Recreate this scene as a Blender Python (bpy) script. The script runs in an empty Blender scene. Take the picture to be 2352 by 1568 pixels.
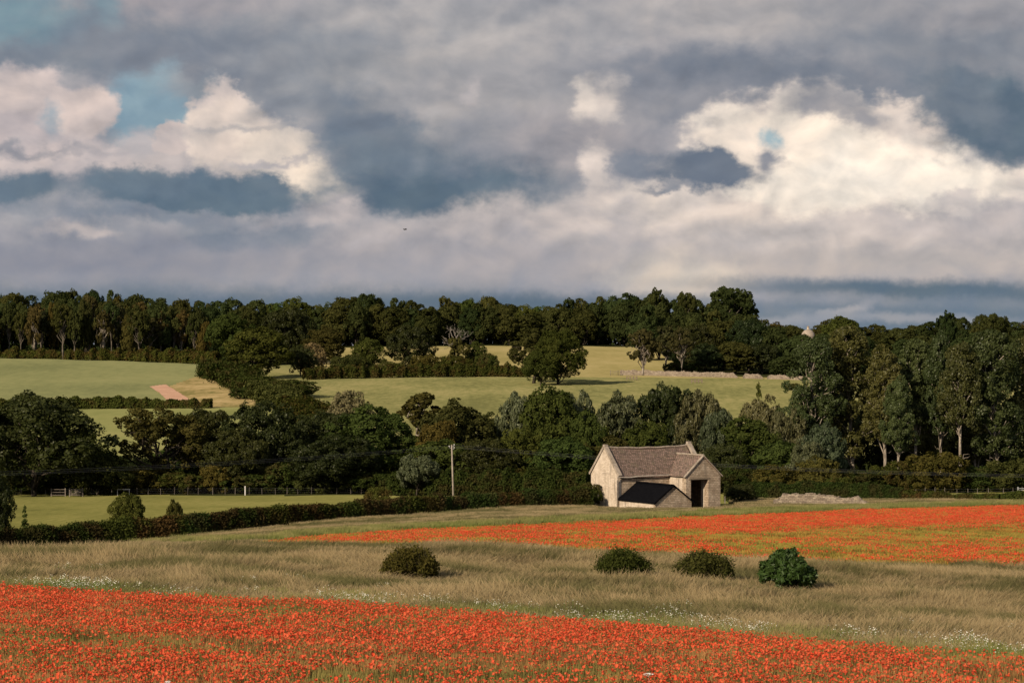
import bpy, math, random
import numpy as np
from mathutils import Vector, Matrix

# ------------------------------------------------------------------ camera, sky, sun, exposure
SC = bpy.context.scene
COL = SC.collection
F, HZ, CX = 5553.0, 800.0, 1176.0          # focal length, eye level and centre of the view in survey units
cam_d = bpy.data.cameras.new("camera"); cam_d.lens = 85.0; cam_d.sensor_width = 36.0
cam_d.clip_start = 0.5; cam_d.clip_end = 30000; cam_d.shift_y = 16.0/2352.0
cam = bpy.data.objects.new("camera", cam_d); COL.objects.link(cam)
cam.location = (0, 0, 0); cam.rotation_euler = (math.radians(90), 0, 0)
SC.camera = cam
SC.view_settings.view_transform = 'Standard'; SC.view_settings.look = 'None'
SC.view_settings.exposure = 0.0; SC.view_settings.gamma = 1.0
SC.cycles.max_bounces = 5; SC.cycles.diffuse_bounces = 3; SC.cycles.transmission_bounces = 3
SC.cycles.transparent_max_bounces = 4; SC.cycles.use_denoising = True

SUN_AZ = math.atan2(-0.61, -0.79)          # bearing from +Y towards +X, the sun stands behind the left shoulder
SUN_EL = math.radians(25)
sun_d = bpy.data.lights.new("sun", 'SUN'); sun_d.energy = 4.6; sun_d.angle = math.radians(0.5)
sun_d.color = (1.0, 0.84, 0.66)
sun = bpy.data.objects.new("sun", sun_d); COL.objects.link(sun)
to_sun = Vector((math.sin(SUN_AZ)*math.cos(SUN_EL), math.cos(SUN_AZ)*math.cos(SUN_EL), math.sin(SUN_EL)))
sun.rotation_euler = to_sun.to_track_quat('Z', 'Y').to_euler()
sun.location = to_sun*400

def s2l(c):
    return tuple(((v/255.0)/12.92 if v <= 10 else (((v/255.0)+0.055)/1.055)**2.4) for v in c)

class NT:
    """small helper round a node tree"""
    def __init__(s, nt): s.nt = nt; s.N = nt.nodes; s.L = nt.links
    def n(s, typ, **kw):
        x = s.N.new(typ)
        for k, v in kw.items(): setattr(x, k, v)
        return x
    def put(s, sock, v):
        if hasattr(v, 'is_linked') or isinstance(v, bpy.types.NodeSocket): s.L.new(v, sock)
        elif v is not None:
            if hasattr(sock, 'default_value') and isinstance(v, (tuple, list)) and sock.type == 'RGBA' and len(v) == 3: v = (*v, 1)
            sock.default_value = v
    def math(s, op, a, b=None, c=None, clamp=False):
        x = s.n('ShaderNodeMath', operation=op, use_clamp=clamp)
        s.put(x.inputs[0], a)
        if b is not None: s.put(x.inputs[1], b)
        if c is not None: s.put(x.inputs[2], c)
        return x.outputs[0]
    def vmath(s, op, a, b=None, c=None):
        x = s.n('ShaderNodeVectorMath', operation=op)
        s.put(x.inputs[0], a)
        if b is not None: s.put(x.inputs[1], b)
        if c is not None: s.put(x.inputs[2], c)
        return x
    def mix(s, f, a, b, blend='MIX', clamp=False):
        x = s.n('ShaderNodeMix', data_type='RGBA', blend_type=blend, clamp_result=clamp)
        s.put(x.inputs[0], f); s.put(x.inputs[6], a); s.put(x.inputs[7], b)
        return x.outputs[2]
    def rng(s, v, a, b, c=0.0, d=1.0, kind='SMOOTHSTEP'):
        x = s.n('ShaderNodeMapRange', interpolation_type=kind)
        s.put(x.inputs[0], v); x.inputs[1].default_value = a; x.inputs[2].default_value = b
        x.inputs[3].default_value = c; x.inputs[4].default_value = d
        return x.outputs[0]
    def noise(s, vec, scale, detail=4, rough=0.55, out=0, lac=2.0, dist=0.0):
        x = s.n('ShaderNodeTexNoise'); s.put(x.inputs['Vector'], vec)
        x.inputs['Scale'].default_value = scale; x.inputs['Detail'].default_value = detail
        x.inputs['Roughness'].default_value = rough; x.inputs['Lacunarity'].default_value = lac
        x.inputs['Distortion'].default_value = dist
        return x.outputs[out]
    def ramp(s, f, stops):
        x = s.n('ShaderNodeValToRGB'); s.put(x.inputs[0], f)
        e = x.color_ramp.elements
        while len(e) < len(stops): e.new(0.5)
        for i, (p, c) in enumerate(stops): e[i].position = p; e[i].color = (*c, 1)
        return x.outputs[0]
    def scl(s, vec, xyz, rot=(0, 0, 0), loc=(0, 0, 0)):
        x = s.n('ShaderNodeMapping'); s.put(x.inputs[0], vec)
        x.inputs['Scale'].default_value = xyz; x.inputs['Rotation'].default_value = rot; x.inputs['Location'].default_value = loc
        return x.outputs[0]

world = bpy.data.worlds.new("World"); SC.world = world; world.use_nodes = True
def build_sky():
    t = NT(world.node_tree); t.N.clear()
    out = t.n('ShaderNodeOutputWorld'); bg = t.n('ShaderNodeBackground'); t.L.new(bg.outputs[0], out.inputs[0])
    tc = t.n('ShaderNodeTexCoord').outputs['Generated']
    sky = t.n('ShaderNodeTexSky', sky_type='NISHITA', sun_disc=False)
    sky.sun_elevation = SUN_EL; sky.sun_rotation = SUN_AZ; sky.air_density = 1.0; sky.dust_density = 0.6
    skyc = t.mix(1.0, sky.outputs[0], (0.105, 0.105, 0.105), 'MULTIPLY')
    sp = t.n('ShaderNodeSeparateXYZ'); t.put(sp.inputs[0], tc)
    az = t.math('ARCTAN2', sp.outputs[0], sp.outputs[1])
    hl = t.math('SQRT', t.math('ADD', t.math('MULTIPLY', sp.outputs[0], sp.outputs[0]), t.math('MULTIPLY', sp.outputs[1], sp.outputs[1])))
    el = t.math('ARCTAN2', sp.outputs[2], hl)
    # bearing and height above the horizon, 1 unit = 100 survey units = 1.03 degrees
    U = t.math('MULTIPLY_ADD', az, 55.53, 11.76); V = t.math('MULTIPLY_ADD', el, -55.53, 8.0)
    cb = t.n('ShaderNodeCombineXYZ'); t.put(cb.inputs[0], U); t.put(cb.inputs[1], V)
    P0 = cb.outputs[0]
    st = t.scl(P0, (0.72, 1.0, 1.0))
    w1 = t.vmath('SUBTRACT', t.noise(st, 0.55, 2, 0.5, out=1), (0.5, 0.5, 0.5)).outputs[0]
    w2 = t.vmath('SUBTRACT', t.noise(st, 1.5, 7, 0.55, out=1), (0.5, 0.5, 0.5)).outputs[0]
    w3 = t.vmath('SUBTRACT', t.noise(P0, 5.0, 5, 0.6, out=1), (0.5, 0.5, 0.5)).outputs[0]
    dm = t.n('ShaderNodeCombineXYZ'); dv = t.rng(V, 5.2, 6.7, 1.0, 0.28); t.put(dm.inputs[0], 1.0); t.put(dm.inputs[1], dv)   # flat layers low over the horizon
    w1 = t.vmath('MULTIPLY', w1, dm.outputs[0]).outputs[0]; w2 = t.vmath('MULTIPLY', w2, dm.outputs[0]).outputs[0]
    P = t.vmath('MULTIPLY_ADD', w1, (0.55, 0.4, 0), P0).outputs[0]
    P = t.vmath('MULTIPLY_ADD', w2, (1.25, 1.0, 0), P).outputs[0]
    P = t.vmath('MULTIPLY_ADD', w3, (0.22, 0.19, 0), P).outputs[0]
    puff = t.noise(st, 1.7, 6, 0.5)                   # billows
    nb = t.math('MULTIPLY_ADD', puff, 1.0, -0.5)
    broad = t.noise(t.scl(P0, (0.45, 0.9, 1)), 0.5, 5, 0.55)
    c = t.mix(t.rng(broad, 0.38, 0.64), s2l((146, 149, 157)), s2l((172, 168, 171)))
    A = SKYB
    for (x, y, rx, ry, rot, soft, amp, colr) in A:
        m = t.n('ShaderNodeMapping', vector_type='TEXTURE'); t.L.new(t.vmath('MULTIPLY_ADD', c, (1e-7, 1e-7, 1e-7), P).outputs[0], m.inputs[0])   # one after another, to keep the shader small
        m.inputs['Location'].default_value = (x/100, y/100, 0); m.inputs['Rotation'].default_value = (0, 0, math.radians(rot))
        m.inputs['Scale'].default_value = (rx/100, ry/100, 1)
        d = t.vmath('LENGTH', m.outputs[0]).outputs['Value']
        d = t.math('MULTIPLY_ADD', nb, -amp*1.6, d)
        sf = soft+.03 if (soft < .27 and colr[0] != 'b' and colr[0] > 170) else min(.9, soft*1.5+.06); k = t.rng(d, 1.0+sf, 1.0-sf)
        c = t.mix(k, c, s2l((136, 160, 173)) if colr == 'blue' else s2l((colr[0], colr[1]*1.005, colr[2]*.982) if colr[0] < 190 else (colr[0], colr[1]*1.002, colr[2]*.995)))
    # billows lit from the left and above: the difference of the cloud depth towards the sun
    def depth(off):
        q = t.vmath('ADD', P0, (off[0], off[1], 0)).outputs[0]; q = t.scl(q, (0.72, 1.0, 1.0))
        return t.noise(q, 1.15, 5, 0.46, dist=.35)
    rel = t.math('SUBTRACT', depth((0, 0)), depth((-0.20, -0.26)))
    sepc = t.n('ShaderNodeSeparateColor'); t.put(sepc.inputs[0], c)
    lum = t.rng(sepc.outputs[0], 0.12, 0.62, .55, 1.15, 'LINEAR')
    g = t.math('MULTIPLY_ADD', t.math('MULTIPLY', t.math('MULTIPLY', rel, dv), lum), .85, 1.0)
    g = t.math('MULTIPLY', g, t.math('MULTIPLY_ADD', t.math('SUBTRACT', puff, .5), t.math('MULTIPLY', dv, 0.28), 1.015))
    g = t.math('MAXIMUM', g, 0.35)
    cc = t.vmath('SCALE', c); t.put(cc.inputs['Scale'], g)
    # sunward sides a little warmer, the hollows bluer
    col = t.mix(t.rng(t.math('MULTIPLY', rel, 1.0), -.22, .22, 0, 1), t.mix(1, cc.outputs[0], (.96, .99, 1.03), 'MULTIPLY'), t.mix(1, cc.outputs[0], (1.03, 1.0, .97), 'MULTIPLY'))
    # overhead, far above the clouds on view: broken cloud with the blue between
    hi = t.rng(el, 0.22, 0.6)
    gap = t.rng(t.noise(tc, 2.2, 5, 0.6), 0.45, 0.6)
    col = t.mix(t.math('MULTIPLY', hi, gap), col, skyc)
    t.put(bg.inputs[0], col); bg.inputs[1].default_value = 1.0
    world.cycles.sampling_method = 'MANUAL'; world.cycles.sample_map_resolution = 512

# clouds: bearing, height, half width, half height, tilt, softness, raggedness, colour
SKYB = [
 (1176, 20, 1500, 90, 0, .7, .8, (158, 157, 165)),
 (1700, 40, 300, 60, 0, .6, .8, (176, 170, 173)),
 (960, 120, 300, 90, 0, .6, .8, (176, 171, 174)),
 (330, 30, 260, 40, 0, .6, .9, (164, 157, 164)),
 (330, 110, 520, 62, 3, .5, .9, (128, 134, 148)),
 (50, 62, 130, 62, 0, .5, .7, (122, 148, 163)),
 (245, 40, 40, 26, 40, .6, .7, (132, 150, 163)),
 (620, 190, 420, 55, 12, .5, .8, (128, 133, 147)),
 (60, 150, 240, 24, 4, .6, .8, (126, 133, 147)),
 (350, 262, 110, 90, 0, .2, .3, 'blue'),
 (470, 215, 80, 30, 10, .5, .6, (150, 155, 165)),
 (60, 300, 190, 118, 5, .16, .5, (190, 178, 179)),
 (195, 275, 72, 66, 0, .2, .5, (207, 191, 186)),
 (70, 225, 100, 45, 10, .3, .6, (200, 186, 183)),
 (132, 292, 20, 30, 20, .6, .6, (158, 165, 177)),
 (190, 380, 260, 45, 0, .3, .6, (196, 184, 183)),
 (390, 385, 120, 45, 0, .4, .6, (184, 175, 178)),
 (325, 345, 52, 34, 0, .4, .6, (178, 172, 178)),
 (402, 326, 44, 40, 0, .14, .4, (192, 180, 178)),
 (510, 248, 62, 58, 0, .16, .6, (206, 192, 187)),
 (560, 330, 130, 95, 25, .14, .6, (214, 199, 190)),
 (660, 375, 125, 68, 35, .16, .6, (226, 210, 197)),
 (722, 402, 70, 38, 20, .4, .5, (244, 226, 208)),
 (560, 300, 110, 8, -6, .8, .9, (188, 179, 179)),
 (610, 378, 130, 9, -10, .8, .9, (190, 181, 180)),
 (60, 354, 150, 10, 2, .7, .8, (154, 151, 160)),
 (60, 432, 100, 34, 0, .26, .5, (106, 121, 138)),
 (470, 450, 275, 48, 3, .2, .5, (98, 115, 133)),
 (330, 425, 120, 28, 0, .3, .5, (106, 121, 138)),
 (640, 425, 70, 28, 0, .25, .5, (104, 119, 136)),
 (330, 500, 220, 16, 4, .7, .6, (126, 134, 150)),
 (900, 260, 300, 120, 20, .4, .6, (146, 148, 157)),
 (1140, 240, 280, 90, 0, .5, .8, (166, 162, 167)),
 (880, 350, 190, 88, 42, .22, .5, (120, 128, 143)),
 (1010, 400, 280, 80, 6, .26, .5, (110, 122, 138)),
 (980, 450, 190, 42, 3, .35, .4, (92, 109, 127)),
 (1200, 400, 110, 34, -14, .4, .5, (98, 114, 132)),
 (1150, 330, 130, 50, 0, .6, .8, (142, 144, 155)),
 (1330, 330, 170, 70, 0, .5, .8, (158, 153, 160)),
 (1085, 215, 16, 26, 10, .7, .9, (180, 173, 177)),
 (1740, 190, 340, 62, 4, .35, .7, (120, 126, 141)),
 (1560, 235, 200, 50, 0, .5, .7, (140, 141, 152)),
 (2200, 130, 300, 100, 8, .5, .8, (132, 136, 148)),
 (2260, 60, 260, 34, 4, .6, .8, (152, 150, 158)),
 (1380, 235, 52, 46, 30, .45, 1.3, (204, 193, 187)),
 (1350, 215, 26, 32, 0, .4, 1.0, (214, 202, 194)),
 (1600, 510, 480, 78, -3, .4, .6, (214, 200, 191)),
 (1480, 470, 160, 44, -12, .4, .6, (226, 211, 200)),
 (1370, 400, 30, 60, 12, .35, .7, (206, 194, 188)),
 (1740, 280, 150, 52, -12, .3, .8, (214, 201, 193)),
 (1900, 370, 300, 130, 6, .16, .5, (240, 225, 210)),
 (1720, 330, 120, 48, 0, .3, .6, (236, 220, 206)),
 (2080, 300, 110, 60, 20, .25, .9, (226, 210, 199)),
 (2120, 430, 260, 48, 0, .3, .5, (250, 235, 219)),
 (2000, 400, 180, 60, 0, .5, .5, (252, 238, 223)),
 (1870, 250, 70, 26, 0, .5, .9, (150, 148, 156)),
 (1960, 270, 60, 30, 30, .5, 1.2, (160, 156, 162)),
 (1768, 318, 22, 20, 0, .5, .5, (166, 184, 194)),
 (1455, 382, 46, 32, 15, .3, .6, (130, 135, 149)),
 (1625, 393, 128, 38, 3, .18, .5, (110, 119, 136)),
 (1760, 372, 36, 18, 20, .5, .8, (142, 143, 154)),
 (1540, 434, 60, 9, -6, .6, .6, (130, 134, 147)),
 (2290, 290, 160, 98, 12, .18, .6, (96, 111, 128)),
 (2200, 245, 110, 55, 30, .3, .8, (112, 122, 137)),
 (2330, 430, 60, 26, 0, .5, .7, (222, 208, 198)),
 (2180, 545, 420, 66, -3, .4, .6, (190, 181, 180)),
 (2180, 470, 70, 18, 0, .6, .8, (204, 194, 190)),
 (1930, 600, 520, 46, 0, .5, .7, (186, 176, 175)),
 (1760, 540, 260, 30, 0, .5, .8, (200, 189, 184)),
 (1130, 520, 330, 40, -6, .5, .7, (192, 182, 180)),
 (1000, 590, 520, 55, 0, .6, .7, (166, 161, 168)),
 (510, 545, 80, 24, 4, .4, .5, (126, 134, 149)),
 (655, 548, 72, 28, -8, .4, .5, (132, 138, 152)),
 (200, 600, 430, 50, 0, .6, .7, (140, 141, 155)),
 (190, 538, 70, 16, 0, .5, .9, (184, 174, 176)),
 (780, 490, 70, 26, 0, .5, .8, (190, 180, 179)),
 (1430, 560, 60, 50, 0, .6, .7, (178, 171, 175)),
 (1560, 640, 130, 50, 0, .6, .5, (214, 200, 187)),
 (250, 700, 900, 36, 0, .55, .3, (98, 114, 132)),
 (1176, 700, 460, 22, 0, .6, .3, (94, 110, 128)),
 (2110, 668, 430, 20, 2, .5, .4, (96, 112, 129)),
 (2100, 735, 620, 46, 0, .35, .3, (110, 124, 141)),
 (1930, 716, 60, 9, -15, .7, .3, (164, 162, 170)),
 (2080, 728, 200, 11, 2, .8, .3, (150, 152, 162)),
 (1820, 738, 120, 12, -3, .8, .3, (150, 152, 162)),
]
build_sky()

# ------------------------------------------------------------------ helpers
def R(seed): return np.random.default_rng(seed)
def unit(v): return v/np.maximum(np.linalg.norm(v, axis=-1, keepdims=True), 1e-9)

def mesh_np(name, V, Q, mat=None, attrs=None, smooth=False):
    """V (n,3); Q (m,4) or (m,3); attrs: name -> per-vertex floats"""
    V = np.asarray(V, dtype=np.float32); Q = np.asarray(Q, dtype=np.int32)
    k = Q.shape[1]; me = bpy.data.meshes.new(name)
    me.vertices.add(len(V)); me.vertices.foreach_set('co', V.ravel())
    me.loops.add(Q.size); me.loops.foreach_set('vertex_index', Q.ravel())
    me.polygons.add(len(Q)); me.polygons.foreach_set('loop_start', np.arange(0, Q.size, k, dtype=np.int32))
    if smooth: me.polygons.foreach_set('use_smooth', np.ones(len(Q), dtype=bool))
    for an, av in (attrs or {}).items():
        a = me.attributes.new(an, 'FLOAT', 'POINT'); a.data.foreach_set('value', np.asarray(av, dtype=np.float32))
    me.update(calc_edges=True)
    if mat: me.materials.append(mat)
    return me

def link(name, data, parent=None, loc=None, rot=None, scale=None):
    o = bpy.data.objects.new(name, data); COL.objects.link(o)
    if parent is not None: o.parent = parent
    if loc is not None: o.location = loc
    if rot is not None: o.rotation_euler = rot
    if scale is not None: o.scale = scale
    return o
def tag(o, label=None, cat=None, group=None, kind=None):
    if label: o['label'] = label
    if cat: o['category'] = cat
    if group: o['group'] = group
    if kind: o['kind'] = kind
    return o

class MB:
    """collects simple solids into one mesh"""
    def __init__(s): s.v = []; s.f = []
    def add(s, vs, fs):
        b = len(s.v); s.v += [tuple(map(float, p)) for p in vs]; s.f += [tuple(i+b for i in f) for f in fs]
    def box(s, a, b):
        (x0, y0, z0), (x1, y1, z1) = a, b
        s.add([(x0,y0,z0),(x1,y0,z0),(x1,y1,z0),(x0,y1,z0),(x0,y0,z1),(x1,y0,z1),(x1,y1,z1),(x0,y1,z1)],
              [(0,3,2,1),(4,5,6,7),(0,1,5,4),(1,2,6,5),(2,3,7,6),(3,0,4,7)])
    def prism(s, poly, ext):
        """poly: list of 3D points (planar), ext: extrusion vector"""
        n = len(poly); e = Vector(ext); p = [Vector(q) for q in poly]
        s.add(p+[q+e for q in p], [tuple(range(n))[::-1], tuple(range(n, 2*n))]+[(i, (i+1) % n, (i+1) % n+n, i+n) for i in range(n)])
    def tube(s, pts, rad, seg=6):
        pts = [Vector(p) for p in pts]; n = len(pts)
        if not hasattr(rad, '__len__'): rad = [rad]*n
        vs = []
        for i, p in enumerate(pts):
            d = (pts[min(i+1, n-1)]-pts[max(i-1, 0)]).normalized()
            a = d.orthogonal().normalized() if abs(d.z) > .99 else d.cross(Vector((0, 0, 1))).normalized()
            b = d.cross(a)
            vs += [p+(a*math.cos(t)+b*math.sin(t))*rad[i] for t in [2*math.pi*k/seg for k in range(seg)]]
        fs = [(i*seg+k, i*seg+(k+1) % seg, (i+1)*seg+(k+1) % seg, (i+1)*seg+k) for i in range(n-1) for k in range(seg)]
        s.add(vs, fs+[tuple(range(seg))[::-1], tuple((n-1)*seg+k for k in range(seg))])
    def mesh(s, name, mat, smooth=False):
        me = bpy.data.meshes.new(name); me.from_pydata(s.v, [], s.f); me.update()
        if mat: me.materials.append(mat)
        if smooth: me.polygons.foreach_set('use_smooth', [True]*len(me.polygons))
        return me
    def build(s, name, mat, parent=None, smooth=False): return link(name, s.mesh(name, mat, smooth), parent)

def new_mat(name):
    m = bpy.data.materials.new(name); m.use_nodes = True
    t = NT(m.node_tree); t.N.clear(); o = t.n('ShaderNodeOutputMaterial')
    return m, t, o

# ------------------------------------------------------------------ terrain
KX = [-500, 0, 600, 1176, 1700, 2352, 2850]
_T = {  # distance : height (m below the eye) of the vegetation top, one value per column of KX
 0:    [-3.4, -3.4, -3.4, -3.4, -3.4, -3.4, -3.4],
 43:   [-5.9, -5.95, -5.95, -5.95, -5.95, -5.95, -5.95],
 60:   [-6.7, -6.8, -6.9, -7.05, -7.2, -7.25, -7.3],
 80:   [-7.7, -7.8, -8.0, -8.4, -8.75, -9.2, -9.5],
 110:  [-9.6, -9.5, -9.45, -9.9, -10.65, -11.35, -11.7],
 130:  [-11.1, -10.9, -10.45, -10.6, -11.4, -12.1, -12.5],
 150:  [-13.3, -13.1, -12.0, -11.8, -12.4, -13.0, -13.3],
 200:  [-18.3, -18.0, -15.5, -14.8, -15.0, -15.5, -15.7],
 245:  [-22.0, -21.7, -18.8, -17.2, -17.1, -17.3, -17.4],
 300:  [-23.2, -23.0, -21.0, -19.7, -19.5, -19.35, -19.3],
 350:  [-23.8, -23.6, -22.9, -22.2, -22.0, -21.5, -21.3],
 420:  [-25.5, -25.4, -25.2, -24.9, -24.8, -24.4, -24.2],
 460:  [-26.2, -26.2, -26.2, -26.2, -26.3, -26.3, -26.2],
 520:  [-25, -25, -25, -25.3, -26, -26, -26],
 600:  [-22.5, -22.5, -21, -21, -22, -23, -23],
 720:  [-18, -18, -17.5, -16, -16.3, -18, -18],
 800:  [-15, -15, -13.9, -12.9, -13.1, -15.5, -16],
 900:  [-9.3, -9.3, -10.3, -9.9, -10.6, -13.5, -14],
 1000: [-3.4, -3.4, -6.6, -6.6, -7.5, -11, -12],
 1100: [-0.5, -0.5, -3.5, -2.6, -4.5, -8, -9],
 1250: [2.6, 2.6, 0.6, 2.3, 0.8, -3.8, -5],
 1500: [3.5, 3.5, 1.5, 3.2, 1.5, -3, -4],
 2500: [-6, -6, -6, -6, -6, -10, -10],
 9000: [-60]*7, 20000: [-200]*7 }
_Y = np.array(sorted(_T)); _Z = np.array([_T[y] for y in _Y], float)
GY = np.concatenate([np.arange(0, 40, 4), np.arange(40, 320, 2.0), np.arange(320, 1400, 6.0), np.geomspace(1400, 20000, 60)])
GX = np.linspace(-500, 2850, 202)
def _build():
    a = np.stack([np.interp(GY, _Y, _Z[:, j]) for j in range(len(KX))], 1)
    # smooth along distance
    b = a.copy()
    for i, y in enumerate(GY):
        w = np.exp(-0.5*((GY-y)/(6+0.03*y))**2); b[i] = (w[:, None]*a).sum(0)/w.sum()
    g = np.stack([np.interp(GX, KX, b[i]) for i in range(len(GY))])
    k = np.exp(-0.5*(np.arange(-12, 13)/5.0)**2); k /= k.sum()
    gp = np.pad(g, ((0, 0), (12, 12)), mode='edge')
    g = np.stack([np.convolve(r, k, 'valid') for r in gp])
    return g
GZ = _build()
def veg(Y): return np.interp(Y, [0, 295, 312, 350, 420, 500], [0.55, 0.55, 0.62, 0.35, 0.15, 0.05])
def canopy(px, Y):
    px = np.clip(np.asarray(px, float), GX[0], GX[-1]-1e-6); Y = np.asarray(Y, float)
    fx = (px-GX[0])/(GX[1]-GX[0]); ix = np.clip(np.floor(fx).astype(int), 0, len(GX)-2); tx = fx-ix
    iy = np.clip(np.searchsorted(GY, Y)-1, 0, len(GY)-2); ty = np.clip((Y-GY[iy])/(GY[iy+1]-GY[iy]), 0, 1)
    return (GZ[iy, ix]*(1-tx)+GZ[iy, ix+1]*tx)*(1-ty)+(GZ[iy+1, ix]*(1-tx)+GZ[iy+1, ix+1]*tx)*ty
def ground(px, Y): return canopy(px, Y)-veg(Y)
def X(px, Y): return (px-CX)/F*Y
def G(px, Y, dz=0.0): return Vector((X(px, Y), Y, float(ground(px, Y))+dz))
def top_z(py, Y): return -(py-HZ)/F*Y

def pos(t): return t.n('ShaderNodeNewGeometry').outputs['Position']
def field_mat(name, cols, sx=0.02, sy=0.008, fine=0.6, rough=0.95, speck=0.25, dark=None, rows=None):
    m, t, o = new_mat(name); p = pos(t)
    a = t.noise(t.scl(p, (sx, sy, 0)), 1.0, 5, 0.6)
    b = t.noise(t.scl(p, (fine, fine*0.3, fine)), 1.0, 5, 0.7)
    k = t.math('MULTIPLY_ADD', b, speck*2, t.math('SUBTRACT', a, speck))
    c = t.ramp(k, [(0.3+0.4*i/(len(cols)-1), cc) for i, cc in enumerate(cols)])
    if rows:
        w = t.n('ShaderNodeTexWave', wave_type='BANDS', bands_direction='X'); t.put(w.inputs[0], t.scl(p, (1, 1, 1), (0, 0, rows[1])))
        w.inputs['Scale'].default_value = rows[0]; w.inputs['Distortion'].default_value = 1.5; w.inputs['Detail'].default_value = 2
        c = t.mix(t.math('MULTIPLY', w.outputs[1], rows[2]), c, cols[0])
    bs = t.n('ShaderNodeBsdfDiffuse'); t.put(bs.inputs[0], c); bs.inputs[1].default_value = 1.0
    bm = t.n('ShaderNodeBump'); bm.inputs['Strength'].default_value = 0.5; bm.inputs['Distance'].default_value = 0.25
    t.put(bm.inputs['Height'], b); t.L.new(bm.outputs[0], bs.inputs['Normal'])
    t.L.new(bs.outputs[0], o.inputs[0]); return m

M_soil = field_mat('field_soil', [(.05,.045,.02), (.10,.085,.035), (.14,.12,.05)], .3, .3, 4)
M_meadow = field_mat('meadow_grass', [(.11,.11,.032), (.165,.158,.046), (.21,.19,.062)], .06, .03, .8, speck=.3, rows=(.16, .25, .35))
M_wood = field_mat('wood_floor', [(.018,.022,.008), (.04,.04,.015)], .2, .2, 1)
M_pasture = field_mat('pasture_grass', [(.12,.12,.045), (.17,.165,.062), (.23,.205,.085)], .03, .012, .5, speck=.5)
M_upper = field_mat('dry_pasture_grass', [(.19,.165,.06), (.25,.21,.085), (.30,.245,.11)], .02, .008, .3, speck=.25)
M_crop = field_mat('green_crop', [(.14,.15,.065), (.195,.20,.085), (.235,.23,.10)], .018, .01, .3, speck=0.32, rows=(.05, 1.3, .45))
M_crop2 = field_mat('green_crop_near', [(.15,.16,.055), (.19,.195,.07), (.23,.22,.085)], .03, .012, .3, speck=.2)
M_rough = field_mat('rough_tan_grass', [(.13,.12,.04), (.26,.20,.085), (.36,.27,.13)], .08, .05, .6, speck=.3)
M_earth = field_mat('bare_red_earth', [(.36,.21,.14), (.47,.30,.20)], .2, .2, 1.2, speck=.3, rows=(.5, .3, .4))
M_far = field_mat('distant_land', [(.05,.065,.025), (.09,.10,.04)], .003, .003, .02)

def inpoly(x, y, poly):
    c = np.zeros(np.shape(x), bool); n = len(poly)
    for i in range(n):
        x0, y0 = poly[i]; x1, y1 = poly[(i+1) % n]
        k = ((y0 > y) != (y1 > y)) & (x < (x1-x0)*(y-y0)/((y1-y0) if y1 != y0 else 1e-9)+x0)
        c ^= k
    return c
def build_ground():
    gx = np.linspace(-500, 2850, 460)
    gy = np.concatenate([np.arange(4, 40, 4), np.arange(40, 330, 2.5), np.arange(330, 1400, 5.0), np.geomspace(1400, 20000, 40)])
    PX, YY = np.meshgrid(gx, gy); Z = ground(PX, YY)
    r = R(3)
    Z = Z+0.10*np.sin(PX/F*YY*0.23+YY*0.11)*np.sin(YY*0.17+1)*(YY < 1300)
    V = np.stack([X(PX, YY), YY, Z], -1)
    # past the two sides and behind the camera the sheet simply runs on
    W_ = len(gx); H_ = len(gy)
    cx = (PX[:-1, :-1]+PX[1:, 1:])/2; cy = (YY[:-1, :-1]+YY[1:, 1:])/2
    idx = np.arange(H_*W_).reshape(H_, W_)
    Q = np.stack([idx[:-1, :-1], idx[:-1, 1:], idx[1:, 1:], idx[1:, :-1]], -1)
    reg = np.zeros(cx.shape, int)                                        # 0 soil under the poppies and long grass
    hl = np.interp(cx, [-500, 0, 600, 1360, 1700, 2352, 2850], [238, 247, 268, 306, 318, 318, 318])
    reg[cy > hl] = 1                                                      # meadow behind the hedges
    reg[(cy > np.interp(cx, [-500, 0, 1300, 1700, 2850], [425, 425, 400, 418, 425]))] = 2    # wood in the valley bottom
    reg[cy > np.interp(cx, [-500, 300, 700, 2850], [520, 520, 500, 560])] = 3                 # pasture
    reg[(cy > 505) & (cx < np.interp(cy, [500, 640, 900, 1010], [760, 740, 500, 500]))] = 5   # lower crop field
    reg[(cy > 722) & (cx < np.interp(cy, [720, 800, 860, 930, 1010], [440, 360, 420, 490, 505]))] = 6   # upper crop field
    reg[(cy > 718) & (reg == 5)] = 7                                     # rough corner
    reg[(cy > 885) & (cx > 690)] = 4                        # upper dry pasture
    reg[(cx > np.interp(cy, [905, 920, 1000, 1240], [1585, 1590, 1560, 1500])) & (cy > 906)] = 2
    reg[(cx < 700) & (cy > 1000)] = 2
    reg[cy > 1240] = 2
    reg[cy > 1700] = 8
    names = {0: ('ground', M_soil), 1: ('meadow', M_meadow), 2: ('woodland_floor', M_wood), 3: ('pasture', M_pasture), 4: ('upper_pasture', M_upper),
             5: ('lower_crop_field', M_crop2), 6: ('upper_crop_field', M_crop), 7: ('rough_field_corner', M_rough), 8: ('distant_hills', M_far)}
    Vf = V.reshape(-1, 3)
    for k, (nm, mt) in names.items():
        q = Q[reg == k]
        if not len(q): continue
        u, inv = np.unique(q, return_inverse=True)
        me = mesh_np(nm, Vf[u], inv.reshape(q.shape), mt, smooth=True)
        tag(link(nm, me), kind='structure')
    # side aprons of the same land, so nothing ends within view from a step aside
build_ground()

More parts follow.
